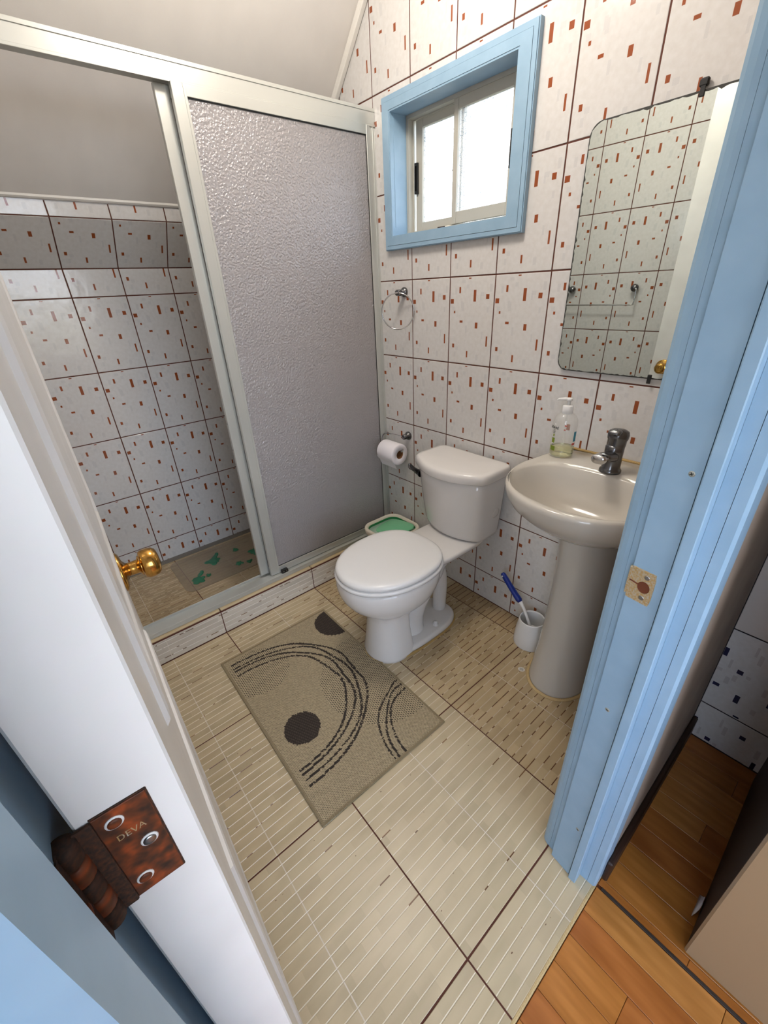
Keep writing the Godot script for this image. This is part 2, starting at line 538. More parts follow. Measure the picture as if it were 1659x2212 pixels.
# Tiles over the part a..b of a wall (a: lower left, b: upper right, in metres from the wall's own origin); grout columns at c0 + k * TW, rows at r0 + k * TH. hole: a cut-out.
func lay_tiles(wall: Node, xf: Transform3D, a: Vector2, b: Vector2, c0: float, r0: float, mt: Material, hole := Rect2(), skip = null):
	var k := floori((a.x - c0) / TW + 0.0005)
	while c0 + k * TW < b.x - 0.004:
		var j := floori((a.y - r0) / TH + 0.0005)
		while r0 + j * TH < b.y - 0.004:
			var l := maxf(a.x, c0 + k * TW)
			var r := minf(b.x, c0 + (k + 1) * TW)
			var lo := maxf(a.y, r0 + j * TH)
			var hi := minf(b.y, r0 + (j + 1) * TH)
			var top := r0 + (j + 1) * TH
			var rect := Rect2(l, lo, r - l, hi - lo)
			if r - l > 0.006 and hi - lo > 0.006 and not (skip != null and skip.call(rect)):
				if hole.has_area() and hole.intersects(rect):
					cut_tile(wall, xf, rect, hole, c0 + k * TW, top, mt)
				else:
					var u0 := (l - c0) / TW - k
					var m := tile_mesh(u0, u0 + (r - l) / TW, (top - hi) / TH, (top - lo) / TH)
					put("wall_tile", m, mt, wall, xf * Transform3D(Basis(), Vector3(l, hi, 0)))
			j += 1
		k += 1

func cut_tile(wall: Node, xf: Transform3D, rect: Rect2, hole: Rect2, left: float, top: float, mt: Material):
	var g := 0.0022
	var rc := rect.grow(-g)
	var poly := PackedVector2Array([rc.position, Vector2(rc.end.x, rc.position.y), rc.end, Vector2(rc.position.x, rc.end.y)])
	var cut := PackedVector2Array([hole.position, Vector2(hole.end.x, hole.position.y), hole.end, Vector2(hole.position.x, hole.end.y)])
	for p in Geometry2D.clip_polygons(poly, cut):
		var st := flat()
		var t := Geometry2D.triangulate_polygon(p)
		for i in t.size() / 3:
			var q := [p[t[3 * i]], p[t[3 * i + 1]], p[t[3 * i + 2]]]
			if (q[1] - q[0]).cross(q[2] - q[0]) > 0: q = [q[0], q[2], q[1]]
			for v in q:
				st.set_uv(Vector2((v.x - left) / TW, (top - v.y) / TH)); st.add_vertex(Vector3(v.x, v.y, 0))
		if Geometry2D.is_polygon_clockwise(p): p = rev(p)
		for i in p.size():
			var v: Vector2 = p[i]
			var w: Vector2 = p[(i + 1) % p.size()]
			var uv := Vector2((v.x - left) / TW, (top - v.y) / TH)
			uvquad(st, [Vector3(v.x, v.y, -0.004), Vector3(w.x, w.y, -0.004), Vector3(w.x, w.y, 0), Vector3(v.x, v.y, 0)], [uv, uv, uv, uv])
		st.generate_normals(); st.generate_tangents()
		put("wall_tile", st.commit(), mt, wall, xf)

# A ribbed floor tile: x across the strips, z along them, top at y = 0. u0..u1, v0..v1 in tiles.
func ribbed_mesh(u0: float, u1: float, v0: float, v1: float) -> ArrayMesh:
	var key := "r%.3f_%.3f_%.3f_%.3f" % [u0, u1, v0, v1]
	if mesh_cache.has(key): return mesh_cache[key]
	var g := 0.002
	var st := flat()
	var xs := [Vector2(u0 * FT + g, -0.004), Vector2(u0 * FT + g, -0.0008), Vector2(u0 * FT + g + 0.001, 0.0)]   # x, y along the profile
	for i in range(1, 18):
		var x := i * FT / 18.0
		if x > u0 * FT + 0.006 and x < u1 * FT - 0.006:
			for q in [[-0.0015, 0.0], [-0.0006, -0.0009], [0.0006, -0.0009], [0.0015, 0.0]]: xs.append(Vector2(x + q[0], q[1]))
	xs.append(Vector2(u1 * FT - g - 0.001, 0.0)); xs.append(Vector2(u1 * FT - g, -0.0008)); xs.append(Vector2(u1 * FT - g, -0.004))
	var z0 := v0 * FT + g
	var z1 := v1 * FT - g
	var zs := [[z0, z1, 0.0]]
	var mid := FT / 2
	if z0 < mid - 0.01 and z1 > mid + 0.01:
		zs = [[z0, mid - 0.0012, 0.0], [mid - 0.0012, mid + 0.0012, -0.0005], [mid + 0.0012, z1, 0.0]]
	for s in zs:
		for i in xs.size() - 1:
			var a: Vector2 = xs[i]
			var b: Vector2 = xs[i + 1]
			var ya: float = minf(a.y, s[2])
			var yb: float = minf(b.y, s[2])
			uvquad(st, [Vector3(a.x, ya, s[0]), Vector3(a.x, ya, s[1]), Vector3(b.x, yb, s[1]), Vector3(b.x, yb, s[0])], [Vector2(a.x, s[0]) / FT, Vector2(a.x, s[1]) / FT, Vector2(b.x, s[1]) / FT, Vector2(b.x, s[0]) / FT])
	for e in [[z0, 1], [z1, -1]]:                                         # the ends
		var p := [Vector3(u0 * FT + g, -0.004, e[0]), Vector3(u0 * FT + g, -0.0004, e[0]), Vector3(u1 * FT - g, -0.0004, e[0]), Vector3(u1 * FT - g, -0.004, e[0])]
		if e[1] < 0: p.reverse()
		var uv := Vector2(0.03, 0.03)
		uvquad(st, p, [uv, uv, uv, uv])
	var m := done(st)
	mesh_cache[key] = m
	return m

func slab(called: String, label: String, category: String, boxes: Array, mt: Material, kind := "structure") -> MeshInstance3D:
	var st := flat()
	for b in boxes: box(st, b[0], b[1])
	var o := part(called, st, mt, self)
	tag(o, label, category, kind)
	return o

# ======================================================================= the shell of the bathroom
const HOLE := Rect2(-0.152, 1.466, 0.534, 0.377)   # window opening

func slope_y(x: float) -> float:
	return 1.625 + 0.973 * (x + 0.83)

func build_bath_shell():
	var g := -0.0015
	var wn := slab("wall_north", "white tiled wall with rust coloured marks that holds the small window", "wall", [
		[Vector3(-1.1, -0.1, -0.12), Vector3(HOLE.position.x, 2.5, g)], [Vector3(HOLE.end.x, -0.1, -0.12), Vector3(XH, 2.5, g)],
		[Vector3(HOLE.position.x, -0.1, -0.12), Vector3(HOLE.end.x, HOLE.position.y, g)], [Vector3(HOLE.position.x, HOLE.end.y, -0.12), Vector3(HOLE.end.x, 2.5, g)]], M.grout)
	var above := func(r: Rect2) -> bool: return r.position.y > slope_y(r.end.x) or (r.end.x < -0.75 and r.position.y > 1.6)
	lay_tiles(wn, Transform3D(), Vector2(XB, 0.0), Vector2(XD, 2.42), X0, Y6, M.tile, HOLE, above)
	var ww := slab("wall_west", "white tiled back wall of the shower, marked in rust", "wall", [[Vector3(XB - 0.14, -0.1, -0.02), Vector3(XB + g, 1.42, ZO + 0.1)]], M.grout)
	lay_tiles(ww, Transform3D(Basis(Vector3(0, 0, -1), Vector3.UP, Vector3.RIGHT), Vector3(XB, 0, 0)), Vector2(-ZO, 0.01), Vector2(0, 1.4155), -1.2402, 0.1373, M.tile)
	# the ledge over it: a slanting face, then a low upright strip
	var st := flat()
	prism(st, PackedVector2Array([Vector2(XB - 0.14, 1.42), Vector2(XB - 0.0025, 1.4165), Vector2(-0.837, 1.5705), Vector2(-0.8365, 1.64), Vector2(XB - 0.14, 1.64)]), Vector3.ZERO, Vector3.RIGHT, Vector3.UP, Vector3(0, 0, ZO))
	var lg := part("wall_west", st, M.grout, self)
	tag(lg, "overhanging tiled ledge that leans out above the shower's back wall", "wall ledge", "structure")
	var up := Vector3(-0.835 - XB, 1.571 - 1.4155, 0)
	var long := up.length()
	up /= long
	lay_tiles(lg, Transform3D(Basis(Vector3(0, 0, -1), up, Vector3(up.y, -up.x, 0)), Vector3(XB, 1.4155, 0)), Vector2(-ZO, 0), Vector2(0, long), -1.2402, 0.0, M.tile)
	lay_tiles(lg, Transform3D(Basis(Vector3(0, 0, -1), Vector3.UP, Vector3.RIGHT), Vector3(-0.835, 1.571, 0)), Vector2(-ZO, 0), Vector2(0, 0.052), -1.2402, 0.0, M.tile)
	var wsd := slab("wall_south", "white tiled wall opposite the window, seen in the mirror", "wall", [[Vector3(-1.1, -0.1, ZO - g), Vector3(XH, 2.5, ZO + 0.12)]], M.grout)
	lay_tiles(wsd, Transform3D(Basis(Vector3(-1, 0, 0), Vector3.UP, Vector3(0, 0, -1)), Vector3(0, 0, ZO)), Vector2(-XD, 0.0), Vector2(0.83, 2.42), 0.0497, 0.1368, M.tile)
	slab("wall_east", "wall between bathroom and hall in which the doorway stands", "wall", [
		[Vector3(XD, -0.1, 0), Vector3(XH, 2.5, 0.645)], [Vector3(XD, -0.1, 1.42), Vector3(XH, 2.5, 3.2)], [Vector3(XD, 2.09, 0.645), Vector3(XH, 2.5, 1.42)]], M.hall_wall)
	st = flat()
	prism(st, PackedVector2Array([Vector2(-0.875, slope_y(-0.875)), Vector2(0.0, slope_y(0.0)), Vector2(-0.06, slope_y(0.0) + 0.06), Vector2(-0.935, slope_y(-0.875) + 0.06)]), Vector3(0, 0, 0.0), Vector3.RIGHT, Vector3.UP, Vector3(0, 0, ZO))
	tag(part("ceiling", st, M.plaster, self), "white sloping ceiling over the shower", "ceiling", "structure")
	tag(slab("ceiling", "", "", [[Vector3(-0.04, 2.425, 0), Vector3(XD, 2.5, ZO)]], M.plaster), "flat white ceiling over the toilet and basin", "ceiling", "structure")
	# trims
	var d := Vector3(1, 0.973, 0).normalized()
	st = flat()
	box(st, Vector3(0.03, -0.026, 0.0), Vector3(1.2, -0.001, 0.022), 0.004, Transform3D(Basis(d, Vector3(-d.y, d.x, 0), Vector3(0, 0, 1)), Vector3(-0.87, slope_y(-0.87), 0.0005)))
	tag(part("trim_1", st, M.cove, self), "white moulding where the sloping ceiling meets the window wall", "moulding", "structure")
	st = flat()
	box(st, Vector3(-0.836, 1.621, 0.023), Vector3(-0.822, 1.643, ZO), 0.005)
	tag(part("trim_2", st, M.cove, self), "white filled joint along the foot of the sloping ceiling", "moulding", "structure")

func build_floors():
	var g := -0.0015
	var f := slab("floor", "cream ribbed tile floor with brown joints", "floor", [[Vector3(XS - 0.05, -0.1, 0), Vector3(1.244, g, ZO)]], M.grout)
	var worn := [[1, 2, 1, 1], [3, 2, 0, 1], [3, 2, 0, 0], [3, 1, 0, 0]]   # by column, then by row from the window
	for j in 4:
		for i in range(-1, 4):
			var x := XS + j * FT
			var z := 0.0953 + i * FT
			var u1 := minf(1.0, (1.247 - x) / FT)
			var v0 := maxf(0.0, -z / FT)
			var v1 := minf(1.0, (ZO - z) / FT)
			if j == 3:
				v0 = maxf(v0, (0.65 - z) / FT); v1 = minf(v1, (1.4 - z) / FT)
			if v1 - v0 < 0.03: continue
			put("floor_tile", ribbed_mesh(0, u1, v0, v1), M["floor_tile_%d" % worn[j][clampi(i + 1, 0, 3)]], f, Transform3D(Basis(), Vector3(x, 0, z)))
	var mortar := flat()
	box(mortar, Vector3(1.2435, -0.016, 0.6), Vector3(1.2515, -0.0015, 1.4), 0.002)
	part("mortar_edge", mortar, M.old_sealant, f)
	# shower floor
	var s := slab("floor", "ribbed tile floor of the shower", "floor", [[Vector3(XB, -0.1, 0), Vector3(-0.34, 0.0085, ZO)]], M.grout)
	for j in 3:
		for i in range(-1, 4):
			var x := -0.4554 + FT - FT * (j + 1)
			if j == 0: x = -0.4554
			elif j == 1: x = -0.4554 - FT
			else: x = -0.4554 - 2 * FT
			var u0 := maxf(0.0, (XB - x) / FT)
			var u1 := minf(1.0, (-0.342 - x) / FT)
			var z := 0.0953 + i * FT
			var v0 := maxf(0.0, -z / FT)
			var v1 := minf(1.0, (ZO - z) / FT)
			if v1 - v0 < 0.03: continue
			put("floor_tile", ribbed_mesh(u0, u1, v0, v1), M["floor_tile_%d" % [2, 1][i & 1]], s, Transform3D(Basis(), Vector3(x, 0.01, z)))
	var cv := flat()
	prism(cv, PackedVector2Array([Vector2(XB, 0.0085), Vector2(XB + 0.018, 0.0105), Vector2(XB + 0.004, 0.02), Vector2(XB + 0.0005, 0.026)]), Vector3(0, 0, 0.001), Vector3.RIGHT, Vector3.UP, Vector3(0, 0, ZO - 0.002))
	part("grey_sealant", cv, M.grey_sealant, s)
	# the kerb before the shower
	var k := slab("kerb", "low tiled kerb under the shower screen", "kerb", [[Vector3(-0.34, -0.1, 0.0), Vector3(XS + g, 0.1185, ZO)]], M.grout)
	for i in range(-1, 4):
		var z := 0.0953 + i * FT
		var a := maxf(z, 0.0)
		var b := minf(z + FT, ZO)
		if b - a < 0.02: continue
		var v0 := (z + FT - b) / FT
		var v1 := (z + FT - a) / FT
		put("riser_tile", ribbed_mesh(0.0, 0.248, v0, v1), M.riser_tile, k, Transform3D(Basis(Vector3.UP, Vector3.RIGHT, Vector3(0, 0, -1)), Vector3(XS, 0.001, z + FT)))
		var st := flat()
		box(st, Vector3(-0.232, 0.116, a + 0.002), Vector3(XS - 0.0015, 0.1245, b - 0.002), 0.002)
		part("edge_tile", st, M.floor_tile_edge, k)

# ======================================================================= the hall
func build_hall():
	slab("wall_hall_north", "tiled end wall of the hall with navy marks", "wall", [[Vector3(XH, -0.1, -0.08), Vector3(XE + 0.12, 2.6, 0.0435)]], M.dark_grout)
	var hn := get_node("wall_hall_north")
	lay_tiles(hn, Transform3D(Basis(), Vector3(0, 0, 0.045)), Vector2(XH, -0.012), Vector2(1.85, 0.4285), 1.2466, 0.1346, M.navy_tile)
	lay_tiles(hn, Transform3D(Basis(), Vector3(0, 0, 0.045)), Vector2(XH, 0.4285), Vector2(XE, 2.5), 1.2466, 0.1346, M.blank_tile)
	slab("wall_hall_east", "far hall wall with the unseen window that lights it", "wall", [
		[Vector3(XE, -0.1, 0.04), Vector3(XE + 0.12, 2.6, 0.4)], [Vector3(XE, -0.1, 2.6), Vector3(XE + 0.12, 2.6, 3.32)],
		[Vector3(XE, -0.1, 0.4), Vector3(XE + 0.12, 0.7, 2.6)], [Vector3(XE, 2.35, 0.4), Vector3(XE + 0.12, 2.6, 2.6)]], M.plaster)
	slab("wall_hall_south", "side wall of the hall behind the doorway", "wall", [[Vector3(XH - 0.12, -0.1, 3.2), Vector3(1.6, 2.6, 3.32)], [Vector3(2.9, -0.1, 3.2), Vector3(XE + 0.12, 2.6, 3.32)],
		[Vector3(1.6, -0.1, 3.2), Vector3(2.9, 0.8, 3.32)], [Vector3(1.6, 2.2, 3.2), Vector3(2.9, 2.6, 3.32)]], M.plaster)
	slab("ceiling_hall", "white ceiling of the hall", "ceiling", [[Vector3(XH - 0.12, 2.5, -0.08), Vector3(XE + 0.12, 2.6, 3.32)]], M.plaster)
	var f := slab("floor", "orange brown laminate floor of the hall", "floor", [[Vector3(1.2435, -0.1, 0.0435), Vector3(XE + 0.1, -0.0145, 3.3)]], M.plank_joint)
	var r := RandomNumberGenerator.new(); r.seed = 8
	var z := 0.046
	var row := 0
	var shared := {}
	while z < 1.95:
		var w := 0.0645
		if absf(z - 0.648) < 0.02: z = 0.6525                            # the joint strip lies here
		elif z < 0.646 and z + w > 0.646: w = 0.6445 - z
		var x := 1.2525 - r.randf() * 0.3
		while x < 2.3:
			var l: float = [0.32, 0.41, 0.5][r.randi() % 3]
			var a := maxf(x, 1.2525)
			var b := x + l
			if b - a > 0.03:
				var key := "p%.3f_%.3f" % [b - a, w]
				if not shared.has(key): shared[key] = plank_mesh(b - a, w)
				put("plank", shared[key], M["plank_%d" % (r.randi() % 4)], f, Transform3D(Basis(), Vector3(a, -0.012, z)))
			x += l
		z += w
		row += 1
	slab("floor", "", "", [[Vector3(2.3, -0.0145, 0.046), Vector3(XE, -0.0122, 3.2)], [Vector3(XH, -0.0145, 1.95), Vector3(2.3, -0.0122, 3.2)]], M.plank_1)
	tag(get_node("floor_003"), "rest of the laminate hall floor towards the far window", "floor", "structure")
	var st := flat()
	box(st, Vector3(1.262, -0.013, 0.6448), Vector3(2.4, -0.0105, 0.652), 0.0008)
	tag(part("trim_3", st, M.cabinet_shade_and_strip, self), "dark narrow joint strip in the laminate floor", "floor strip", "structure")
	st = flat()
	box(st, Vector3(XH, -0.012, 0.047), Vector3(XH + 0.014, 0.07, 0.63), 0.004)
	tag(part("baseboard_hall", st, M.dark_wood, self), "dark wooden baseboard along the hall side of the door wall", "baseboard", "structure")
	# window at the end of the hall, out of view, sized to light the bathroom
	var w2 := thing("window_2", "wide hall window out of view, with a grid of narrow bars, lighting the bathroom", "window", Vector3(XE, 0, 0), "structure")
	st = flat()
	for q in [[0.4, 0.46], [0.93, 0.96], [1.48, 1.52], [2.04, 2.07], [2.54, 2.6]]: box(st, Vector3(0.0, 0.7, q[0]), Vector3(0.08, 2.35, q[1]), 0.004)
	for q in [[0.7, 0.76], [1.27, 1.29], [1.8, 1.82], [2.29, 2.35]]: box(st, Vector3(0.004, q[0], 0.4), Vector3(0.076, q[1], 2.6), 0.004)
	part("window_frame", st, M.white_paint, w2)
	st = flat()
	quad(st, Vector3(0.04, 0.73, 2.57), Vector3(0.04, 0.73, 0.43), Vector3(0.04, 2.32, 0.43), Vector3(0.04, 2.32, 2.57))
	part("pane", st, M.hall_glass, w2)
	var w3 := thing("window_3", "unseen hall window in the side wall, lighting the doorway and bathroom", "window", Vector3(0, 0, 3.2), "structure")  # out of view, placed to light the blue jamb and the bathroom
	st = flat()
	for q in [[1.6, 1.66], [2.23, 2.27], [2.84, 2.9]]: box(st, Vector3(q[0], 0.8, 0.0), Vector3(q[1], 2.2, 0.08), 0.004)
	for q in [[0.8, 0.86], [2.14, 2.2]]: box(st, Vector3(1.6, q[0], 0.004), Vector3(2.9, q[1], 0.076), 0.004)
	part("window_frame", st, M.white_paint, w3)
	st = flat()
	quad(st, Vector3(1.63, 0.83, 0.04), Vector3(2.87, 0.83, 0.04), Vector3(2.87, 2.17, 0.04), Vector3(1.63, 2.17, 0.04))
	part("pane", st, M.hall_glass, w3)
	# the cabinet against the end wall; its unseen height darkens the gap beside it
	var c := thing("cabinet", "beige cabinet standing on the laminate floor outside the bathroom door, its upper part out of view", "cabinet", Vector3(1.43, -0.012, 0.626))
	st = flat(); box(st, Vector3(0.0, 0.0, -0.55), Vector3(0.55, 1.95, -0.012), 0.004); part("body", st, M.cabinet_shade_and_strip, c)  # dark colour stands for the shade on the cabinet side
	st = flat(); box(st, Vector3(-0.002, 0.006, -0.0118), Vector3(0.552, 1.95, 0.0), 0.004); part("front_panel", st, M.cabinet_beige, c)
	var p := smooth()
	var rings := []
	for i in 5:
		var t := i / 4.0
		var lean := Vector3(0.006 * sin(t * 2.4), 0.05 * t, 0.004 * t)
		rings.append(PackedVector3Array([lean + Vector3(0, 0, -0.024 * (1.2 - t)), lean + Vector3(0.001, 0, -0.024 * (1.2 - t)), lean + Vector3(0.001, 0, 0.024 * (1.2 - t)), lean + Vector3(0, 0, 0.024 * (1.2 - t))]))
	loft(p, rings)
	var pp := part("paper_scrap", p, M.paper, self, Transform3D(Basis(), Vector3(1.4195, -0.012, 0.515)))
	tag(pp, "small torn scrap of white paper leaning against the shaded cabinet side", "paper")

func plank_mesh(l: float, w: float) -> ArrayMesh:
	var st := flat()
	var g := 0.0004
	var c := 0.0008
	var a := [Vector3(g + c, 0, g + c), Vector3(g + c, 0, w - g - c), Vector3(l - g - c, 0, w - g - c), Vector3(l - g - c, 0, g + c)]
	var b := [Vector3(g, -0.0008, g), Vector3(g, -0.0008, w - g), Vector3(l - g, -0.0008, w - g), Vector3(l - g, -0.0008, g)]
	var uv := func(v: Vector3) -> Vector2: return Vector2(v.x / 0.5, v.z / 0.13)
	uvquad(st, a, [uv.call(a[0]), uv.call(a[1]), uv.call(a[2]), uv.call(a[3])])
	for i in 4:
		var j := (i + 1) % 4
		var q := [a[i], a[j], b[j], b[i]]
		q.reverse()
		uvquad(st, q, [uv.call(q[0]), uv.call(q[1]), uv.call(q[2]), uv.call(q[3])])
		q = [b[j], b[i], b[i] - Vector3(0, 0.0018, 0), b[j] - Vector3(0, 0.0018, 0)]
		uvquad(st, q, [uv.call(q[0]), uv.call(q[1]), uv.call(q[2]), uv.call(q[3])])
	return done(st)

# ======================================================================= door frame, door
func upright(poly: Array, y0: float, y1: float) -> SurfaceTool:   # a profile in x, z drawn upwards
	var st := flat()
	prism(st, PackedVector2Array(poly), Vector3(0, y0, 0), Vector3.RIGHT, Vector3(0, 0, 1), Vector3(0, y1 - y0, 0))
	return st

func mirrored(poly: Array, z: float) -> Array:
	return poly.map(func(p): return Vector2(p.x, 2 * z - p.y))

func build_door_frame():
	var o := thing("door_frame", "light blue painted wooden frame of the bathroom doorway", "door frame", Vector3.ZERO, "structure")
	var hh := 2.05
	var trim := [Vector2(1.1115, 0.6), Vector2(1.1115, 0.652), Vector2(1.1135, 0.659), Vector2(1.119, 0.6645), Vector2(1.127, 0.668), Vector2(1.134, 0.669), Vector2(1.134, 0.6465), Vector2(1.1265, 0.6465), Vector2(1.1265, 0.6)]
	var trim2 := [Vector2(1.1345, 0.6695), Vector2(1.1468, 0.6705), Vector2(1.1468, 0.6465), Vector2(1.1345, 0.6465)]
	var rebate := [Vector2(1.1475, 0.6815), Vector2(1.1965, 0.6875), Vector2(1.1965, 0.6465), Vector2(1.1475, 0.6465)]
	var stop := [Vector2(1.1985, 0.6925), Vector2(1.2, 0.694), Vector2(1.214, 0.694), Vector2(1.2155, 0.6925), Vector2(1.2155, 0.6465), Vector2(1.1985, 0.6465)]
	var outer := [Vector2(1.2158, 0.667), Vector2(1.2325, 0.6663), Vector2(1.2325, 0.6465), Vector2(1.2158, 0.6465)]
	var outer2 := [Vector2(1.2332, 0.6665), Vector2(1.247, 0.6655), Vector2(1.2515, 0.661), Vector2(1.2515, 0.6), Vector2(1.2502, 0.6), Vector2(1.2502, 0.6465), Vector2(1.2332, 0.6465)]
	for q in [["casing", trim, M.blue_paint], ["casing", trim2, M.blue_paint], ["jamb", rebate, M.blue_paint], ["door_stop", stop, M.blue_paint], ["jamb", outer, M.blue_paint], ["casing", outer2, M.blue_paint]]:
		part(q[0], upright(q[1], 0.001, hh), q[2], o)
	# the hinge side; jamb lengthened to an unseen casing, darkening the door gap
	for q in [["casing", [Vector2(1.075, 1.381), Vector2(1.09, 1.379), Vector2(1.09, 1.45), Vector2(1.075, 1.45)]], ["jamb", [Vector2(1.0905, 1.378), Vector2(1.1825, 1.378), Vector2(1.1825, 1.419), Vector2(1.0905, 1.419)]],
		["door_stop", [Vector2(1.183, 1.364), Vector2(1.2155, 1.3655), Vector2(1.2155, 1.419), Vector2(1.183, 1.419)]], ["jamb", [Vector2(1.2158, 1.396), Vector2(1.247, 1.3975), Vector2(1.247, 1.419), Vector2(1.2158, 1.419)]]]:
		part(q[0], upright(q[1], 0.001, hh), M.blue_paint, o)
	var st := flat()
	box(st, Vector3(1.128, hh, 0.6465), Vector3(1.249, 2.089, 1.419), 0.003)
	part("head_jamb", st, M.blue_paint, o)
	# strike plate on the rebate
	var ux := Vector3(0.049, 0, 0.006).normalized()
	var nn := Vector3(-ux.z, 0, ux.x)
	var xf := Transform3D(Basis(ux, Vector3.UP, nn), Vector3(1.1655, 0.869, 0.6838) + nn * 0.0002)
	st = flat()
	var outer_ring := PackedVector3Array()
	var inner := PackedVector3Array()
	for i in 24:
		var a := TAU * i / 24.0
		var k := 1.0 / maxf(absf(cos(a)) / 0.0185, absf(sin(a)) / 0.029)
		outer_ring.append(Vector3(cos(a) * k, sin(a) * k, 0.0016))
		inner.append(Vector3(0.0045 + cos(a) * 0.0095, sin(a) * 0.0105, 0.0016))
	var low := PackedVector3Array()
	var deep := PackedVector3Array()
	for i in 24:
		low.append(outer_ring[i] * Vector3(1.02, 1.015, 0.0))
		deep.append(inner[i] * Vector3(1, 1, 0) + Vector3(0, 0, 0.0003))
	loft(st, [low, outer_ring, inner, deep], false, false)
	box(st, Vector3(-0.0215, -0.024, -0.004), Vector3(-0.018, 0.027, 0.0014), 0.0008)
	var sp := part("strike_plate", st, M.worn_zinc, o, xf)
	st = flat(); prism(st, circle(0.0108, 20, Vector2(0.0045, 0)), Vector3(0, 0, 0.0001), Vector3.RIGHT, Vector3.UP, Vector3(0, 0, 0.0004)); part("latch_hole", st, M.rust_hole, sp)
	st = flat(); box(st, Vector3(-0.018, 0.0005, 0.0014), Vector3(-0.004, 0.003, 0.002), 0.0002, Transform3D(Basis(Vector3(0, 0, 1), -0.12), Vector3.ZERO)); part("scratch_groove", st, M.rust_hole, sp)
	for s in [-0.019, 0.019]: screw(sp, Transform3D(Basis(Vector3.RIGHT, PI / 2), Vector3(0.006, s, 0.0016)), 0.004, M.steel)
	for q in [[0.6868, 1.064, 1.185], [0.6842, 0.585, 1.172], [0.6862, 0.19, 1.186]]:
		screw(o, Transform3D(xf.basis * Basis(Vector3.RIGHT, PI / 2), Vector3(q[2], q[1], 0.6815 + (q[2] - 1.1475) * 0.1225)), 0.0042, M.aluminium)
	# the hinge leaf left on the jamb
	st = flat(); box(st, Vector3(1.1385, 0.99, 1.3765), Vector3(1.168, 1.068, 1.3779), 0.0004)
	var leaf := part("hinge_leaf", st, M.dark_rust, o)
	for q in [[1.156, 1.056], [1.149, 1.029], [1.156, 1.002]]:
		screw(leaf, Transform3D(Basis(Vector3.RIGHT, -PI / 2), Vector3(q[0], q[1], 1.3765)), 0.0045, M.rust)

func screw(parent: Node, xf: Transform3D, r: float, m: Material):   # a cross-headed screw whose head looks along the frame's +y
	var st := smooth()
	lathe(st, [Vector2(r, -0.0004), Vector2(r, 0.0003), Vector2(r * 0.8, 0.0008), Vector2(r * 0.3, 0.001)], 14)
	var o := part("screw", st, m, parent, xf)
	if parent.get_parent() == self:
		st = flat()
		box(st, Vector3(-r * 0.6, 0.0008, -r * 0.12), Vector3(r * 0.6, 0.00115, r * 0.12))
		box(st, Vector3(-r * 0.12, 0.0008, -r * 0.6), Vector3(r * 0.12, 0.00115, r * 0.6))
		part("slot", st, M.dark, o, Transform3D(Basis(Vector3.UP, 0.5), Vector3.ZERO))

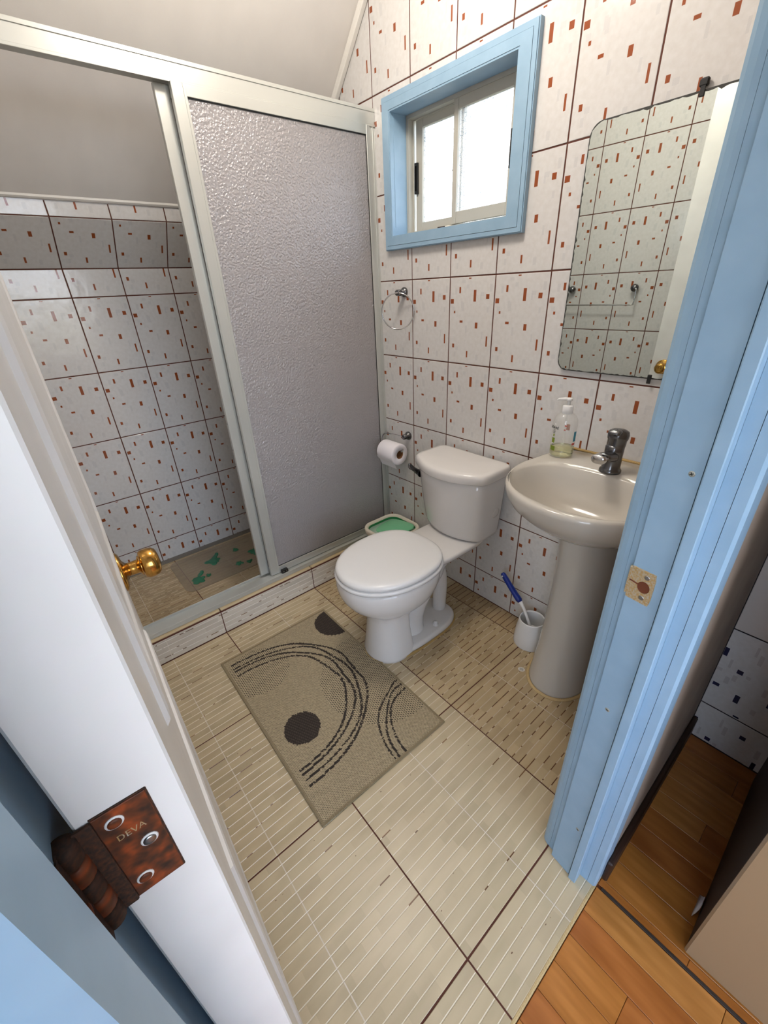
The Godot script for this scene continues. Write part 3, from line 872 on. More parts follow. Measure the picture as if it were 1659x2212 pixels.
func build_door():
	var o := thing("door_1", "white panelled bathroom door standing open, with a brass knob and a rusty hinge", "door", Vector3.ZERO, "structure")
	var along := (Vector3(0.48, 0, 1.2895) - Vector3(1.135, 0, 1.3215)).normalized()
	o.transform = Transform3D(Basis(along, Vector3.UP, along.cross(Vector3.UP)), Vector3(1.135, 0, 1.3215))
	var w := 0.655
	var st := flat()
	box(st, Vector3(0, 0.012, -0.048), Vector3(w, 2.02, 0), 0.0015)
	part("leaf", st, M.white_paint, o)
	for q in [[1.0, 1.88], [0.17, 0.77]]:
		panel_ring(o, "panel_moulding", Rect2(0.095, q[0], 0.455, q[1] - q[0]), 0.034)
		st = flat(); box(st, Vector3(0.15, q[0] + 0.055, -0.001), Vector3(0.495, q[1] - 0.055, 0.003), 0.002); part("panel", st, M.white_paint, o)
	# knob
	var turn := Transform3D(Basis(Vector3.RIGHT, PI / 2), Vector3(0.597, 0.87, 0.0))
	var k := smooth(); lathe(k, [Vector2(0.036, 0.0), Vector2(0.036, 0.003), Vector2(0.032, 0.006), Vector2(0.019, 0.0085), Vector2(0.0125, 0.013)], 36)
	var rose := part("knob", k, M.brass, o, turn)
	k = smooth(); lathe(k, [Vector2(0.0125, 0.012), Vector2(0.0122, 0.021), Vector2(0.0128, 0.03), Vector2(0.0185, 0.0325), Vector2(0.0195, 0.034)], 36); part("neck", k, M.brass, rose)
	k = smooth(); lathe(k, [Vector2(0.0215, 0.0345), Vector2(0.0252, 0.0365), Vector2(0.0272, 0.042), Vector2(0.0274, 0.05), Vector2(0.026, 0.0575), Vector2(0.0215, 0.063), Vector2(0.0125, 0.0655), Vector2(0.006, 0.065), Vector2(0.0035, 0.064)], 36); part("grip", k, M.brass, rose)
	# hinge on the hanging edge
	st = flat(); box(st, Vector3(-0.0014, 0.9895, -0.0405), Vector3(0.001, 1.0685, -0.0155), 0.0004)
	var h := part("hinge", st, M.rust, o)
	st = flat()
	for q in [[0.9885, 0.9895, -0.041, -0.015], [1.0685, 1.0695, -0.041, -0.015], [0.989, 1.069, -0.0155, -0.0147]]: box(st, Vector3(-0.0006, q[0], q[2]), Vector3(0.0005, q[1], q[3]))
	part("paint_edge", st, M.dark_rust, h)
	for i in 5:
		var a := 0.9895 + i * 0.0158
		var s := smooth(); lathe(s, [Vector2(0.0056, 0.0), Vector2(0.0064, 0.001), Vector2(0.0064, 0.0142), Vector2(0.0056, 0.0152)], 16)
		part("knuckle", s, M.dark_rust if i % 2 == 0 else M.rust, h, Transform3D(Basis(), Vector3(-0.0035, a, -0.0535)))
	var lp := flat(); box(lp, Vector3(-0.003, 0.9895, -0.049), Vector3(-0.0005, 1.0685, -0.0405), 0.0006); part("leaf_fold", lp, M.dark_rust, h)
	for q in [[-0.0325, 1.059], [-0.0235, 1.031], [-0.0335, 1.003]]:
		var sc := smooth(); lathe(sc, [Vector2(0.0046, 0.0), Vector2(0.0044, 0.0005), Vector2(0.0034, 0.0006)], 16); part("chipped_paint", sc, M.white_paint, h, Transform3D(Basis(Vector3(0, 0, 1), PI / 2), Vector3(-0.0014, q[1], q[0])))
		sc = smooth(); lathe(sc, [Vector2(0.0034, 0.0), Vector2(0.0033, 0.001), Vector2(0.002, 0.0013)], 14); part("screw", sc, M.steel if q[1] == 1.031 else M.rust, h, Transform3D(Basis(Vector3(0, 0, 1), PI / 2), Vector3(-0.0016, q[1], q[0])))
	letters(h, "DEVA", 0.0042, Transform3D(Basis(Vector3(0, 0, 1), Vector3.UP, Vector3(-1, 0, 0)), Vector3(-0.0015, 1.0455, -0.0285)), M.worn_zinc, "lettering", 0.0003)

func panel_ring(o: Node, called: String, r: Rect2, w: float):   # a raised moulding round a panel, mitred, proud of the face z = 0
	var st := flat()
	var prof := [Vector2(0, 0), Vector2(0.003, 0.0035), Vector2(0.009, 0.005), Vector2(0.015, 0.0042), Vector2(0.02, 0.002), Vector2(0.027, 0.002), Vector2(w, 0)]
	var rings := []
	for p in prof:
		var q := r.grow(-p.x)
		rings.append(PackedVector3Array([Vector3(q.position.x, q.position.y, p.y), Vector3(q.end.x, q.position.y, p.y), Vector3(q.end.x, q.end.y, p.y), Vector3(q.position.x, q.end.y, p.y)]))
	loft(st, rings, false, false)
	part(called, st, M.white_paint, o)

func letters(parent: Node, text: String, size: float, xf: Transform3D, m: Material, called := "lettering", depth := 0.0006, bold := false):   # lettering of that height, centred, facing +z
	var t := TextMesh.new()
	var f := SystemFont.new(); f.font_names = PackedStringArray(["Droid Sans"])
	if bold: f.font_weight = 700
	t.font = f; t.text = text; t.font_size = 32; t.pixel_size = size / 23.0; t.depth = depth
	t.horizontal_alignment = HORIZONTAL_ALIGNMENT_CENTER; t.vertical_alignment = VERTICAL_ALIGNMENT_CENTER
	put(called, t, m, parent, xf)

# ======================================================================= window
func board(st: SurfaceTool, a: Rect2, b: Rect2, side: int, z0: float, z1: float):   # one mitred side of a frame between the rectangles a (outer) and b (inner)
	var o := [a.position, Vector2(a.end.x, a.position.y), a.end, Vector2(a.position.x, a.end.y)]
	var i := [b.position, Vector2(b.end.x, b.position.y), b.end, Vector2(b.position.x, b.end.y)]
	var j := (side + 1) % 4
	prism(st, PackedVector2Array([o[side], o[j], i[j], i[side]]), Vector3(0, 0, z0), Vector3.RIGHT, Vector3.UP, Vector3(0, 0, z1 - z0))

func build_window():
	var o := thing("window_1", "small aluminium sliding window with obscure panes in a blue wooden casing", "window", Vector3.ZERO, "structure")
	var outer := Rect2(-0.19, 1.4245, 0.625, 0.4575)
	var inner := Rect2(-0.1515, 1.4665, 0.5325, 0.3755)
	var step := Rect2(-0.1755, 1.4405, 0.5935, 0.4255)
	for side in 4:
		var st := flat()
		board(st, outer, step.grow(0.0008), side, 0.0, 0.0165)
		board(st, outer.grow(-0.003), step.grow(0.0008), side, 0.0165, 0.0195)
		board(st, step, inner, side, 0.0, 0.0205)
		part("casing", st, M.blue_paint, o)
	var hole := Rect2(-0.152, 1.466, 0.534, 0.377)
	for side in 4:
		var st := flat()
		board(st, hole.grow(-0.0002), hole.grow(-0.006), side, -0.062, 0.019)
		if side == 3: box(st, Vector3(hole.position.x + 0.006, 1.5, -0.004), Vector3(hole.position.x + 0.0075, 1.835, 0.002))
		part("reveal", st, M.blue_paint, o)
	var fr := Rect2(-0.1515, 1.4665, 0.533, 0.376)
	for side in 4:
		var st := flat()
		board(st, fr, fr.grow(-0.0175), side, -0.118, -0.06)
		board(st, fr.grow(-0.0175), fr.grow(-0.021), side, -0.0855, -0.0825)
		part("outer_frame", st, M.window_aluminium, o)
	sash(o, Rect2(-0.1235, 1.487, 0.226, 0.335), [0.033, 0.021, 0.027, 0.024], -0.106, -0.088)
	sash(o, Rect2(0.0815, 1.487, 0.281, 0.341), [0.0195, 0.052, 0.036, 0.03], -0.08, -0.0625)
	# black pulls
	for q in [[-0.1165, 1.6535, -0.0875], [0.326, 1.652, -0.0622]]:
		var st := flat()
		for side in 4: board(st, Rect2(-0.0075, -0.047, 0.015, 0.094), Rect2(-0.004, -0.038, 0.008, 0.076), side, 0.0, 0.008)
		box(st, Vector3(-0.004, -0.038, 0.0), Vector3(0.004, 0.038, 0.002))
		part("pull", st, M.black_plastic, o, Transform3D(Basis(), Vector3(q[0], q[1], q[2])))
	var st := flat()
	box(st, Vector3(0.062, 1.645, -0.0865), Vector3(0.081, 1.65, -0.0815), 0.001)
	prism(st, PackedVector2Array([Vector2(0.076, 1.625), Vector2(0.0815, 1.632), Vector2(0.0815, 1.663), Vector2(0.076, 1.67), Vector2(0.073, 1.65)]), Vector3(0, 0, -0.0875), Vector3.RIGHT, Vector3.UP, Vector3(0, 0, 0.006))
	part("latch", st, M.dull_chrome, o)
	st = flat(); box(st, Vector3(0.035, 1.4725, -0.056), Vector3(0.07, 1.4835, -0.04), 0.001); part("stop_block", st, M.dark_wood, o)
	st = flat(); box(st, Vector3(0.071, 1.4725, -0.056), Vector3(0.092, 1.483, -0.04), 0.002); part("stop_wedge", st, M.bin_cream, o)

func sash(o: Node, r: Rect2, sides: Array, z0: float, z1: float):   # widths left, right, bottom, top
	var st := flat()
	box(st, Vector3(r.position.x, r.position.y, z0), Vector3(r.position.x + sides[0], r.end.y, z1), 0.001)
	box(st, Vector3(r.end.x - sides[1], r.position.y, z0), Vector3(r.end.x, r.end.y, z1), 0.001)
	box(st, Vector3(r.position.x + sides[0], r.position.y, z0 + 0.001), Vector3(r.end.x - sides[1], r.position.y + sides[2], z1 - 0.001), 0.001)
	box(st, Vector3(r.position.x + sides[0], r.end.y - sides[3], z0 + 0.001), Vector3(r.end.x - sides[1], r.end.y, z1 - 0.001), 0.001)
	var s := part("sash", st, M.window_aluminium, o)
	var g := SurfaceTool.new(); g.begin(Mesh.PRIMITIVE_TRIANGLES); g.set_smooth_group(-1)
	var x0: float = r.position.x + sides[0] - 0.002
	var x1: float = r.end.x - sides[1] + 0.002
	var y0: float = r.position.y + sides[2] - 0.002
	var y1: float = r.end.y - sides[3] + 0.002
	var z := (z0 + z1) / 2
	uvquad(g, [Vector3(x0, y0, z), Vector3(x1, y0, z), Vector3(x1, y1, z), Vector3(x0, y1, z)], [Vector2(x0, y0) * 2.2, Vector2(x1, y0) * 2.2, Vector2(x1, y1) * 2.2, Vector2(x0, y1) * 2.2])
	g.generate_normals()
	put("pane", g.commit(), M.window_glass, s)

# ======================================================================= shower screen
func build_shower():
	var o := thing("shower_screen", "sliding shower screen of frosted glass in grey aluminium on a tiled kerb", "shower screen")
	var al = M.shower_aluminium
	var st := flat()
	box(st, Vector3(-0.298, 1.8265, 0.0), Vector3(-0.25, 1.872, ZO), 0.0015)
	box(st, Vector3(-0.2497, 1.862, 0.0), Vector3(-0.2478, 1.872, ZO), 0.0008)
	box(st, Vector3(-0.2502, 1.82, 0.0), Vector3(-0.2478, 1.8275, ZO), 0.0008)
	part("header_rail", st, al, o)
	st = flat()
	box(st, Vector3(-0.3, 0.1255, 0.0), Vector3(-0.226, 0.136, ZO), 0.0015)
	for x in [-0.3, -0.266, -0.2275]: box(st, Vector3(x, 0.1355, 0.0), Vector3(x + 0.0022, 0.1475, ZO), 0.0007)
	box(st, Vector3(-0.2655, 0.1445, 0.0), Vector3(-0.226, 0.1475, ZO), 0.0008)
	part("bottom_track", st, al, o)
	st = flat()
	box(st, Vector3(-0.294, 0.1475, 0.0), Vector3(-0.2515, 1.8265, 0.0035), 0.0008)
	box(st, Vector3(-0.255, 0.1475, 0.0), Vector3(-0.252, 1.8265, 0.027), 0.0008)
	box(st, Vector3(-0.2525, 0.1475, 0.011), Vector3(-0.2495, 1.8265, 0.014), 0.0008)
	part("wall_channel", st, al, o)
	shower_panel(o, "sliding_panel", -0.262, -0.245, 0.0285, 0.7285, 0.15, 1.823)
	shower_panel(o, "rear_panel", -0.293, -0.277, 0.05, 0.765, 0.15, 1.823)
	st = flat(); box(st, Vector3(-0.2445, 0.1478, 0.652), Vector3(-0.2285, 0.1635, 0.683), 0.001)
	var gd := part("panel_guide", st, M.black_plastic, o)
	for z in [0.66, 0.675]:
		var s := smooth(); lathe(s, [Vector2(0.0025, 0), Vector2(0.0022, 0.0006), Vector2(0.001, 0.0009)], 10); part("rivet", s, M.steel, gd, Transform3D(Basis(Vector3(0, 0, 1), -PI / 2), Vector3(-0.2285, 0.156, z)))
	for y in [0.862, 0.757]:
		var s := smooth(); lathe(s, [Vector2(0.004, 0), Vector2(0.0035, 0.0015), Vector2(0.0015, 0.0024)], 12); part("rivet", s, M.steel, o, Transform3D(Basis(Vector3.RIGHT, PI / 2), Vector3(-0.284, y, 0.765)))

func shower_panel(o: Node, called: String, x0: float, x1: float, z0: float, z1: float, y0: float, y1: float):
	var al = M.shower_aluminium
	var st := flat()
	var w := 0.036
	box(st, Vector3(x0, y0, z1 - w), Vector3(x1, y1, z1), 0.0012)
	box(st, Vector3(x1 - 0.0008, y0, z1 - w - 0.004), Vector3(x1 + 0.0012, y1, z1 - w + 0.004), 0.0006)
	box(st, Vector3(x0, y0, z0), Vector3(x1, y1, z0 + 0.017), 0.0012)
	box(st, Vector3(x0 + 0.0008, y1 - 0.028, z0 + 0.017), Vector3(x1 - 0.0004, y1, z1 - w), 0.001)
	box(st, Vector3(x0 + 0.0008, y0, z0 + 0.017), Vector3(x1 - 0.0004, y0 + 0.032, z1 - w), 0.001)
	var p := part(called, st, al, o)
	st = flat(); var xm := (x0 + x1) / 2
	box(st, Vector3(xm - 0.002, y0 + 0.028, z0 + 0.013), Vector3(xm + 0.002, y1 - 0.024, z1 - w + 0.004))
	part("glass", st, M.shower_glass, p)
	st = flat()
	box(st, Vector3(xm + 0.002, y0 + 0.032, z0 + 0.016), Vector3(xm + 0.0045, y1 - 0.028, z0 + 0.0185))
	box(st, Vector3(xm + 0.002, y1 - 0.0305, z0 + 0.017), Vector3(xm + 0.0045, y1 - 0.0275, z1 - w))
	box(st, Vector3(xm + 0.002, y0 + 0.0315, z0 + 0.017), Vector3(xm + 0.0045, y0 + 0.0345, z1 - w))
	part("glazing_seal", st, M.rubber, p)

func build_unseen_lamp():   # unseen lamp out of view, placed to light the whole bathroom from above
	var o := thing("unseen_ceiling_lamp", "unseen round white lamp overhead, out of view, lighting the bathroom", "unseen ceiling lamp", Vector3(0.36, 2.425, 0.6))
	var st := smooth(); lathe(st, [Vector2(0.15, -0.03), Vector2(0.16, -0.028), Vector2(0.16, 0.0)], 40); part("base", st, M.plastic_white, o)
	st = smooth(); lathe(st, [Vector2(0.004, -0.075), Vector2(0.05, -0.073), Vector2(0.1, -0.063), Vector2(0.135, -0.046), Vector2(0.148, -0.03)], 40)
	part("shade", st, M.unseen_lamp_glow, o)
	var l := OmniLight3D.new(); l.name = "unseen_lamp_light"
	l.position = Vector3(0, -0.2, 0); l.light_color = Color(1.0, 0.965, 0.92); l.light_energy = 0.66; l.light_size = 0.11
	l.omni_range = 8.0; l.omni_attenuation = 2.0; l.shadow_enabled = true
	o.add_child(l)

# ======================================================================= toilet
func build_toilet():
	var o := thing("toilet", "white ceramic close-coupled toilet with its lid down, standing beside the patterned mat", "toilet", Vector3(0.322, 0.0, 0.0))
	var st := smooth()
	# bowl on its column, one body
	var prof := [[0.0, 0.099, 0.445, 0.614], [0.012, 0.099, 0.445, 0.614], [0.06, 0.091, 0.45, 0.606], [0.12, 0.084, 0.455, 0.599], [0.17, 0.0795, 0.455, 0.594], [0.198, 0.079, 0.45, 0.593], [0.204, 0.0825, 0.44, 0.596], [0.222, 0.1, 0.4, 0.616], [0.25, 0.128, 0.355, 0.648], [0.28, 0.149, 0.325, 0.676], [0.31, 0.162, 0.315, 0.694], [0.335, 0.168, 0.308, 0.703], [0.36, 0.1705, 0.304, 0.7065], [0.376, 0.1695, 0.303, 0.705], [0.384, 0.165, 0.305, 0.7], [0.3865, 0.157, 0.31, 0.692]]
	var rings := []
	for q in prof: rings.append(egg(q[1], q[2], q[3], q[0], 0.0, 2.05, lerpf(5.0, 2.3, smoothstep(0.19, 0.27, q[0])), 0.46))
	loft(st, rings)
	part("bowl", st, M.porcelain, o)
	# foot plate
	st = smooth(); rings = []
	for q in [[0.0, 0.104, 0.176, 0.6], [0.016, 0.104, 0.176, 0.6], [0.026, 0.1, 0.18, 0.59], [0.03, 0.093, 0.188, 0.585]]: rings.append(egg(q[1], q[2], q[3], q[0], 0.0, 2.6, 2.9, 0.4))
	loft(st, rings); part("foot", st, M.porcelain, o)
	# trapway: the bent pipe behind the column
	st = smooth()
	var way := [[0.018, 0.402, 0.064], [0.03, 0.401, 0.0615], [0.06, 0.396, 0.0555], [0.1, 0.384, 0.05], [0.14, 0.36, 0.0465], [0.18, 0.328, 0.0455], [0.22, 0.293, 0.0465], [0.255, 0.268, 0.049], [0.29, 0.258, 0.052], [0.325, 0.265, 0.055], [0.345, 0.28, 0.055]]
	tube(st, way.map(func(q): return Vector3(0, q[0], q[1])), way.map(func(q): return q[2]), 24)
	var tw := part("trapway", st, M.porcelain, o)
	st = smooth()
	tube(st, curve([Vector3(0, 0.27, 0.245), Vector3(0, 0.225, 0.222), Vector3(0, 0.15, 0.215), Vector3(0, 0.07, 0.218), Vector3(0, 0.02, 0.22)], 4), 0.03, 16); part("outlet", st, M.porcelain, tw)
	st = smooth()
	loft(st, [egg(0.022, 0.36, 0.5, 0.02, 0.0, 2.0, 2.0, 0.5, 24), egg(0.024, 0.34, 0.5, 0.1, 0.0, 2.0, 2.0, 0.5, 24), egg(0.034, 0.28, 0.5, 0.2, 0.0, 2.0, 2.0, 0.5, 24), egg(0.07, 0.23, 0.5, 0.29, 0.0, 2.0, 2.0, 0.5, 24), egg(0.11, 0.2, 0.5, 0.34, 0.0, 2.0, 2.0, 0.5, 24)])
	part("web", st, M.porcelain, o)
	# shelf that carries the tank
	st = smooth(); rings = []
	for q in [[0.3, 0.05, 0.12, 0.34], [0.33, 0.085, 0.07, 0.37], [0.352, 0.113, 0.04, 0.4], [0.372, 0.124, 0.032, 0.42], [0.38, 0.122, 0.034, 0.42], [0.3835, 0.116, 0.04, 0.41]]: rings.append(egg(q[1], q[2], q[3], q[0], 0.0, 3.6, 4.0, 0.4))
	loft(st, rings); part("tank_shelf", st, M.porcelain, o)
	# seat and lid
	st = smooth(); rings = []
	for q in [[0.388, 0.168, 0.305, 0.7], [0.39, 0.174, 0.3, 0.707], [0.398, 0.176, 0.298, 0.709], [0.404, 0.173, 0.3, 0.706], [0.4055, 0.166, 0.305, 0.7]]: rings.append(egg(q[1], q[2], q[3], q[0], 0.0, 2.05, 2.5, 0.46))
	loft(st, rings); part("seat", st, M.plastic_white, o)
	st = smooth(); rings = []
	for q in [[0.4065, 0.163, 0.31, 0.696], [0.4085, 0.17, 0.304, 0.703], [0.416, 0.1715, 0.302, 0.7045], [0.424, 0.1685, 0.304, 0.7015], [0.4285, 0.16, 0.311, 0.693], [0.4305, 0.145, 0.325, 0.678], [0.4315, 0.1, 0.37, 0.63]]: rings.append(egg(q[1], q[2], q[3], q[0], 0.0, 2.05, 2.5, 0.46))
	loft(st, rings); part("lid", st, M.plastic_white, o)
	for s in [-1, 1]:
		st = smooth(); lathe(st, [Vector2(0.0165, 0.384), Vector2(0.0165, 0.398), Vector2(0.0145, 0.402), Vector2(0.0, 0.403)], 20, Transform3D(Basis(), Vector3(s * 0.079, 0, 0.318)), false)
		part("hinge_cap", st, M.plastic_white, o)
		st = smooth(); lathe(st, [Vector2(0.013, 0.029), Vector2(0.013, 0.033), Vector2(0.0085, 0.0345), Vector2(0.009, 0.041), Vector2(0.0075, 0.0465), Vector2(0.0, 0.048)], 18, Transform3D(Basis(), Vector3(s * 0.071, 0, 0.315)), false)
		part("bolt_cap", st, M.plastic_white, o)
	# tank
	st = smooth(); rings = []
	for q in [[0.3845, 0.118, 0.05, 0.168], [0.3855, 0.134, 0.036, 0.182], [0.393, 0.147, 0.026, 0.194], [0.41, 0.1515, 0.023, 0.2], [0.5, 0.159, 0.02, 0.214], [0.6, 0.1655, 0.018, 0.2265], [0.655, 0.1685, 0.018, 0.234]]: rings.append(tank_ring(q[1], q[2], q[3], q[0]))
	loft(st, rings); part("tank", st, M.porcelain, o)
	st = smooth(); rings = []
	for q in [[0.6555, 0.168, 0.02, 0.236], [0.6565, 0.1775, 0.014, 0.2475], [0.661, 0.179, 0.013, 0.25], [0.68, 0.179, 0.013, 0.25], [0.689, 0.1765, 0.015, 0.247], [0.694, 0.171, 0.02, 0.24], [0.696, 0.155, 0.033, 0.222]]: rings.append(tank_ring(q[1], q[2], q[3], q[0]))
	loft(st, rings); part("tank_lid", st, M.porcelain, o)
	# flush lever at the tank's side, and the fill port on the other
	st = smooth()
	lathe(st, [Vector2(0.017, 0.0), Vector2(0.017, 0.004), Vector2(0.0125, 0.009), Vector2(0.0115, 0.018), Vector2(0.0, 0.0185)], 20, Transform3D(Basis(Vector3(0, 0, 1), PI / 2), Vector3(-0.166, 0.606, 0.165)), false)
	var lv := part("flush_lever", st, M.dull_chrome, o)
	st = smooth(); rings = []
	for q in [[0.148, 0.008, 0.006, 0.601], [0.155, 0.0135, 0.0085, 0.602], [0.168, 0.0145, 0.009, 0.608], [0.185, 0.0125, 0.0075, 0.624], [0.2, 0.0135, 0.007, 0.638], [0.21, 0.014, 0.006, 0.645], [0.214, 0.01, 0.004, 0.647]]:
		var ring := PackedVector3Array()
		for i in 20:
			var a := TAU * i / 20.0
			ring.append(Vector3(-0.188 + cos(a) * q[2], q[3] + sin(a) * q[1], q[0]))
		ring.reverse()
		rings.append(ring)
	loft(st, rings); part("handle", st, M.dull_chrome, lv)
	st = smooth(); lathe(st, [Vector2(0.021, 0.0), Vector2(0.021, 0.002), Vector2(0.014, 0.003), Vector2(0.0, 0.0034)], 24, Transform3D(Basis(Vector3(0, 0, 1), -PI / 2 - 0.11), Vector3(0.1515, 0.505, 0.075)), false)
	part("blank_port", st, M.porcelain, o)
	# bead of sealant round the foot
	st = smooth()
	var bead := []
	var base := egg(0.107, 0.173, 0.618, 0.001, 0.0, 2.3, 2.9, 0.45, 64)
	for i in 65: bead.append(base[i % 64])
	tube(st, bead, 0.0058, 8, false)
	part("sealant_bead", st, M.sealant, o)

func tank_ring(a: float, zb: float, zf: float, y: float) -> PackedVector3Array:   # straight back and sides, bowed front, rounded corners; clockwise from above
	var side := zb + (zf - zb) * 0.8
	var poly := PackedVector2Array()
	var r := 0.032 * a / 0.17
	for i in 17:                                                         # front, from +x to -x
		var t := lerpf(1.0, -1.0, i / 16.0)
		poly.append(Vector2(t * (a - r), side + (zf - side) * (1.0 - t * t)))
	poly.append(Vector2(-a + r * 0.3, side - r * 0.42)); poly.append(Vector2(-a, side - r * 1.2))
	poly.append(Vector2(-a, (side + zb) / 2)); poly.append(Vector2(-a, zb + r * 0.8)); poly.append(Vector2(-a + r * 0.24, zb + r * 0.24)); poly.append(Vector2(-a + r * 0.8, zb))
	for i in range(1, 8): poly.append(Vector2(lerpf(-a + r * 0.8, a - r * 0.8, i / 8.0), zb))
	poly.append(Vector2(a - r * 0.8, zb)); poly.append(Vector2(a - r * 0.24, zb + r * 0.24)); poly.append(Vector2(a, zb + r * 0.8)); poly.append(Vector2(a, (side + zb) / 2))
	poly.append(Vector2(a, side - r * 1.2)); poly.append(Vector2(a - r * 0.3, side - r * 0.42))
	var ring := PackedVector3Array()
	for p in poly: ring.append(Vector3(p.x - 0.007, y, p.y))
	ring.reverse()
	return ring

# ======================================================================= washbasin
func basin_ring(a: float, zb: float, zf: float, y: float, back := 0.9, n := 64) -> PackedVector3Array:   # straight back edge, flaring sides, half-elliptical front
	var zc := lerpf(zb, zf, 0.46)
	var ring := PackedVector3Array()
	for i in n:
		var t := TAU * i / n
		var s := sin(t)
		var c := cos(t)
		if c >= 0: ring.append(Vector3(a * signf(s) * pow(absf(s), 0.93), y, zc + (zf - zc) * pow(c, 0.97)))
		else:
			var k := pow(absf(c), 0.35)
			var wx := lerpf(a, a * back, k)
			ring.append(Vector3(wx * signf(s) * pow(absf(s), 0.35), y, zc - (zc - zb) * k))
	return ring

func build_washbasin():
	var o := thing("washbasin", "white ceramic washbasin on a tapering pedestal under the mirror", "washbasin", Vector3(0.868, 0, 0))
	var st := smooth()
	var rings := []
	for q in [[0.632, 0.05, 0.012, 0.2, 0.95], [0.638, 0.085, 0.008, 0.245, 0.95], [0.655, 0.125, 0.006, 0.3, 0.95], [0.68, 0.165, 0.006, 0.352, 0.93], [0.71, 0.189, 0.005, 0.391, 0.9], [0.74, 0.209, 0.005, 0.424, 0.9], [0.77, 0.2185, 0.005, 0.443, 0.9], [0.788, 0.2215, 0.005, 0.4475, 0.9], [0.797, 0.2215, 0.005, 0.447, 0.9], [0.8025, 0.2185, 0.007, 0.443, 0.9], [0.8045, 0.2125, 0.01, 0.437, 0.9]]:
		rings.append(basin_ring(q[1], q[2], q[3], q[0], q[4]))
	# over the rim into the bowl
	for q in [[0.8035, 0.2, 0.14, 0.424], [0.798, 0.194, 0.145, 0.418], [0.775, 0.184, 0.15, 0.405], [0.74, 0.155, 0.168, 0.368], [0.71, 0.125, 0.185, 0.335], [0.69, 0.085, 0.21, 0.295], [0.683, 0.04, 0.235, 0.262], [0.681, 0.022, 0.238, 0.258]]:
		rings.append(egg(q[1], q[2], q[3], q[0], 0.0, 2.05, 2.5, 0.5, 64))
	loft(st, rings); part("bowl", st, M.basin_ceramic, o)
	st = smooth(); lathe(st, [Vector2(0.021, 0.6805), Vector2(0.021, 0.684), Vector2(0.015, 0.6845), Vector2(0.013, 0.681), Vector2(0.0, 0.6805)], 24, Transform3D(Basis(), Vector3(0, 0, 0.248)), false)
	part("drain", st, M.chrome, o)
	st = smooth(); rings = []
	for q in [[0.0, 0.1, 0.038, 0.27], [0.015, 0.0995, 0.038, 0.269], [0.06, 0.0945, 0.042, 0.262], [0.14, 0.0875, 0.048, 0.249], [0.25, 0.082, 0.05, 0.239], [0.38, 0.079, 0.05, 0.234], [0.5, 0.0775, 0.05, 0.236], [0.6, 0.0785, 0.048, 0.246], [0.66, 0.082, 0.046, 0.262]]: rings.append(egg(q[1], q[2], q[3], q[0], -0.006, 2.15, 3.2, 0.4))
	loft(st, rings); part("pedestal", st, M.basin_ceramic, o)
	st = smooth()
	var bead := []
	var base := egg(0.103, 0.036, 0.2735, 0.001, -0.006, 2.15, 3.2, 0.4, 64)
	for i in 65: bead.append(base[i % 64])
	tube(st, bead, 0.0062, 8, false); part("sealant_bead", st, M.old_sealant, o)
	st = smooth(); tube(st, [Vector3(-0.205, 0.8045, 0.004), Vector3(0.0, 0.806, 0.004), Vector3(0.2, 0.8045, 0.004)], 0.0045, 8); part("wall_sealant", st, M.sealant, o)
	# tap
	var t := thing("tap", "dull grey single lever basin tap on the back of the washbasin", "tap", Vector3(0.868, 0.8045, 0.112))
	st = smooth(); lathe(st, [Vector2(0.029, 0.0), Vector2(0.029, 0.006), Vector2(0.0265, 0.01), Vector2(0.0245, 0.014), Vector2(0.024, 0.045), Vector2(0.0245, 0.062), Vector2(0.0245, 0.074), Vector2(0.021, 0.08), Vector2(0.0, 0.081)], 28); part("body", st, M.dull_chrome, t)
	st = smooth(); rings = []
	for q in [[0.0, 0.046, 0.021, 0.016], [0.02, 0.05, 0.0205, 0.0145], [0.05, 0.056, 0.0195, 0.0125], [0.075, 0.06, 0.0188, 0.0115]]: rings.append(flat_ring(q[0], q[1], q[2], q[3]))
	loft(st, rings); var sp := part("spout", st, M.dull_chrome, t)
	st = smooth(); rings = []
	for q in [[0.0745, 0.0602, 0.0194, 0.0122], [0.0945, 0.061, 0.019, 0.0122], [0.097, 0.061, 0.0165, 0.0105]]: rings.append(flat_ring(q[0], q[1], q[2], q[3]))
	loft(st, rings); part("spout_tip", st, M.chrome, sp)
	st = smooth(); lathe(st, [Vector2(0.0235, 0.074), Vector2(0.0245, 0.08), Vector2(0.0245, 0.092), Vector2(0.0268, 0.097), Vector2(0.0275, 0.108), Vector2(0.025, 0.117), Vector2(0.016, 0.122), Vector2(0.0, 0.1235)], 28, Transform3D(Basis(Vector3.RIGHT, -0.1), Vector3(0, 0, 0.004)), false)
	var lv := part("lever_head", st, M.dull_chrome, t)
	st = smooth(); rings = []
	for q in [[-0.004, 0.114, 0.013, 0.008], [0.012, 0.117, 0.016, 0.0085], [0.026, 0.1175, 0.0165, 0.007], [0.031, 0.1165, 0.014, 0.005]]: rings.append(flat_ring(q[0], q[1], q[2], q[3]))
	loft(st, rings); part("lever", st, M.dull_chrome, lv)
	st = smooth(); lathe(st, [Vector2(0.003, 0.0), Vector2(0.002, 0.001)], 10, Transform3D(Basis(Vector3.RIGHT, 0.25), Vector3(0, 0.1245, 0.012))); part("indicator", st, M.black_plastic, lv)
	build_soap()

func flat_ring(z: float, y: float, a: float, b: float) -> PackedVector3Array:   # an upright oval in the plane z
	var ring := PackedVector3Array()
	for i in 24:
		var t := TAU * i / 24.0
		ring.append(Vector3(a * signf(cos(t)) * pow(absf(cos(t)), 0.75), y + b * signf(sin(t)) * pow(absf(sin(t)), 0.75), z))
	return ring

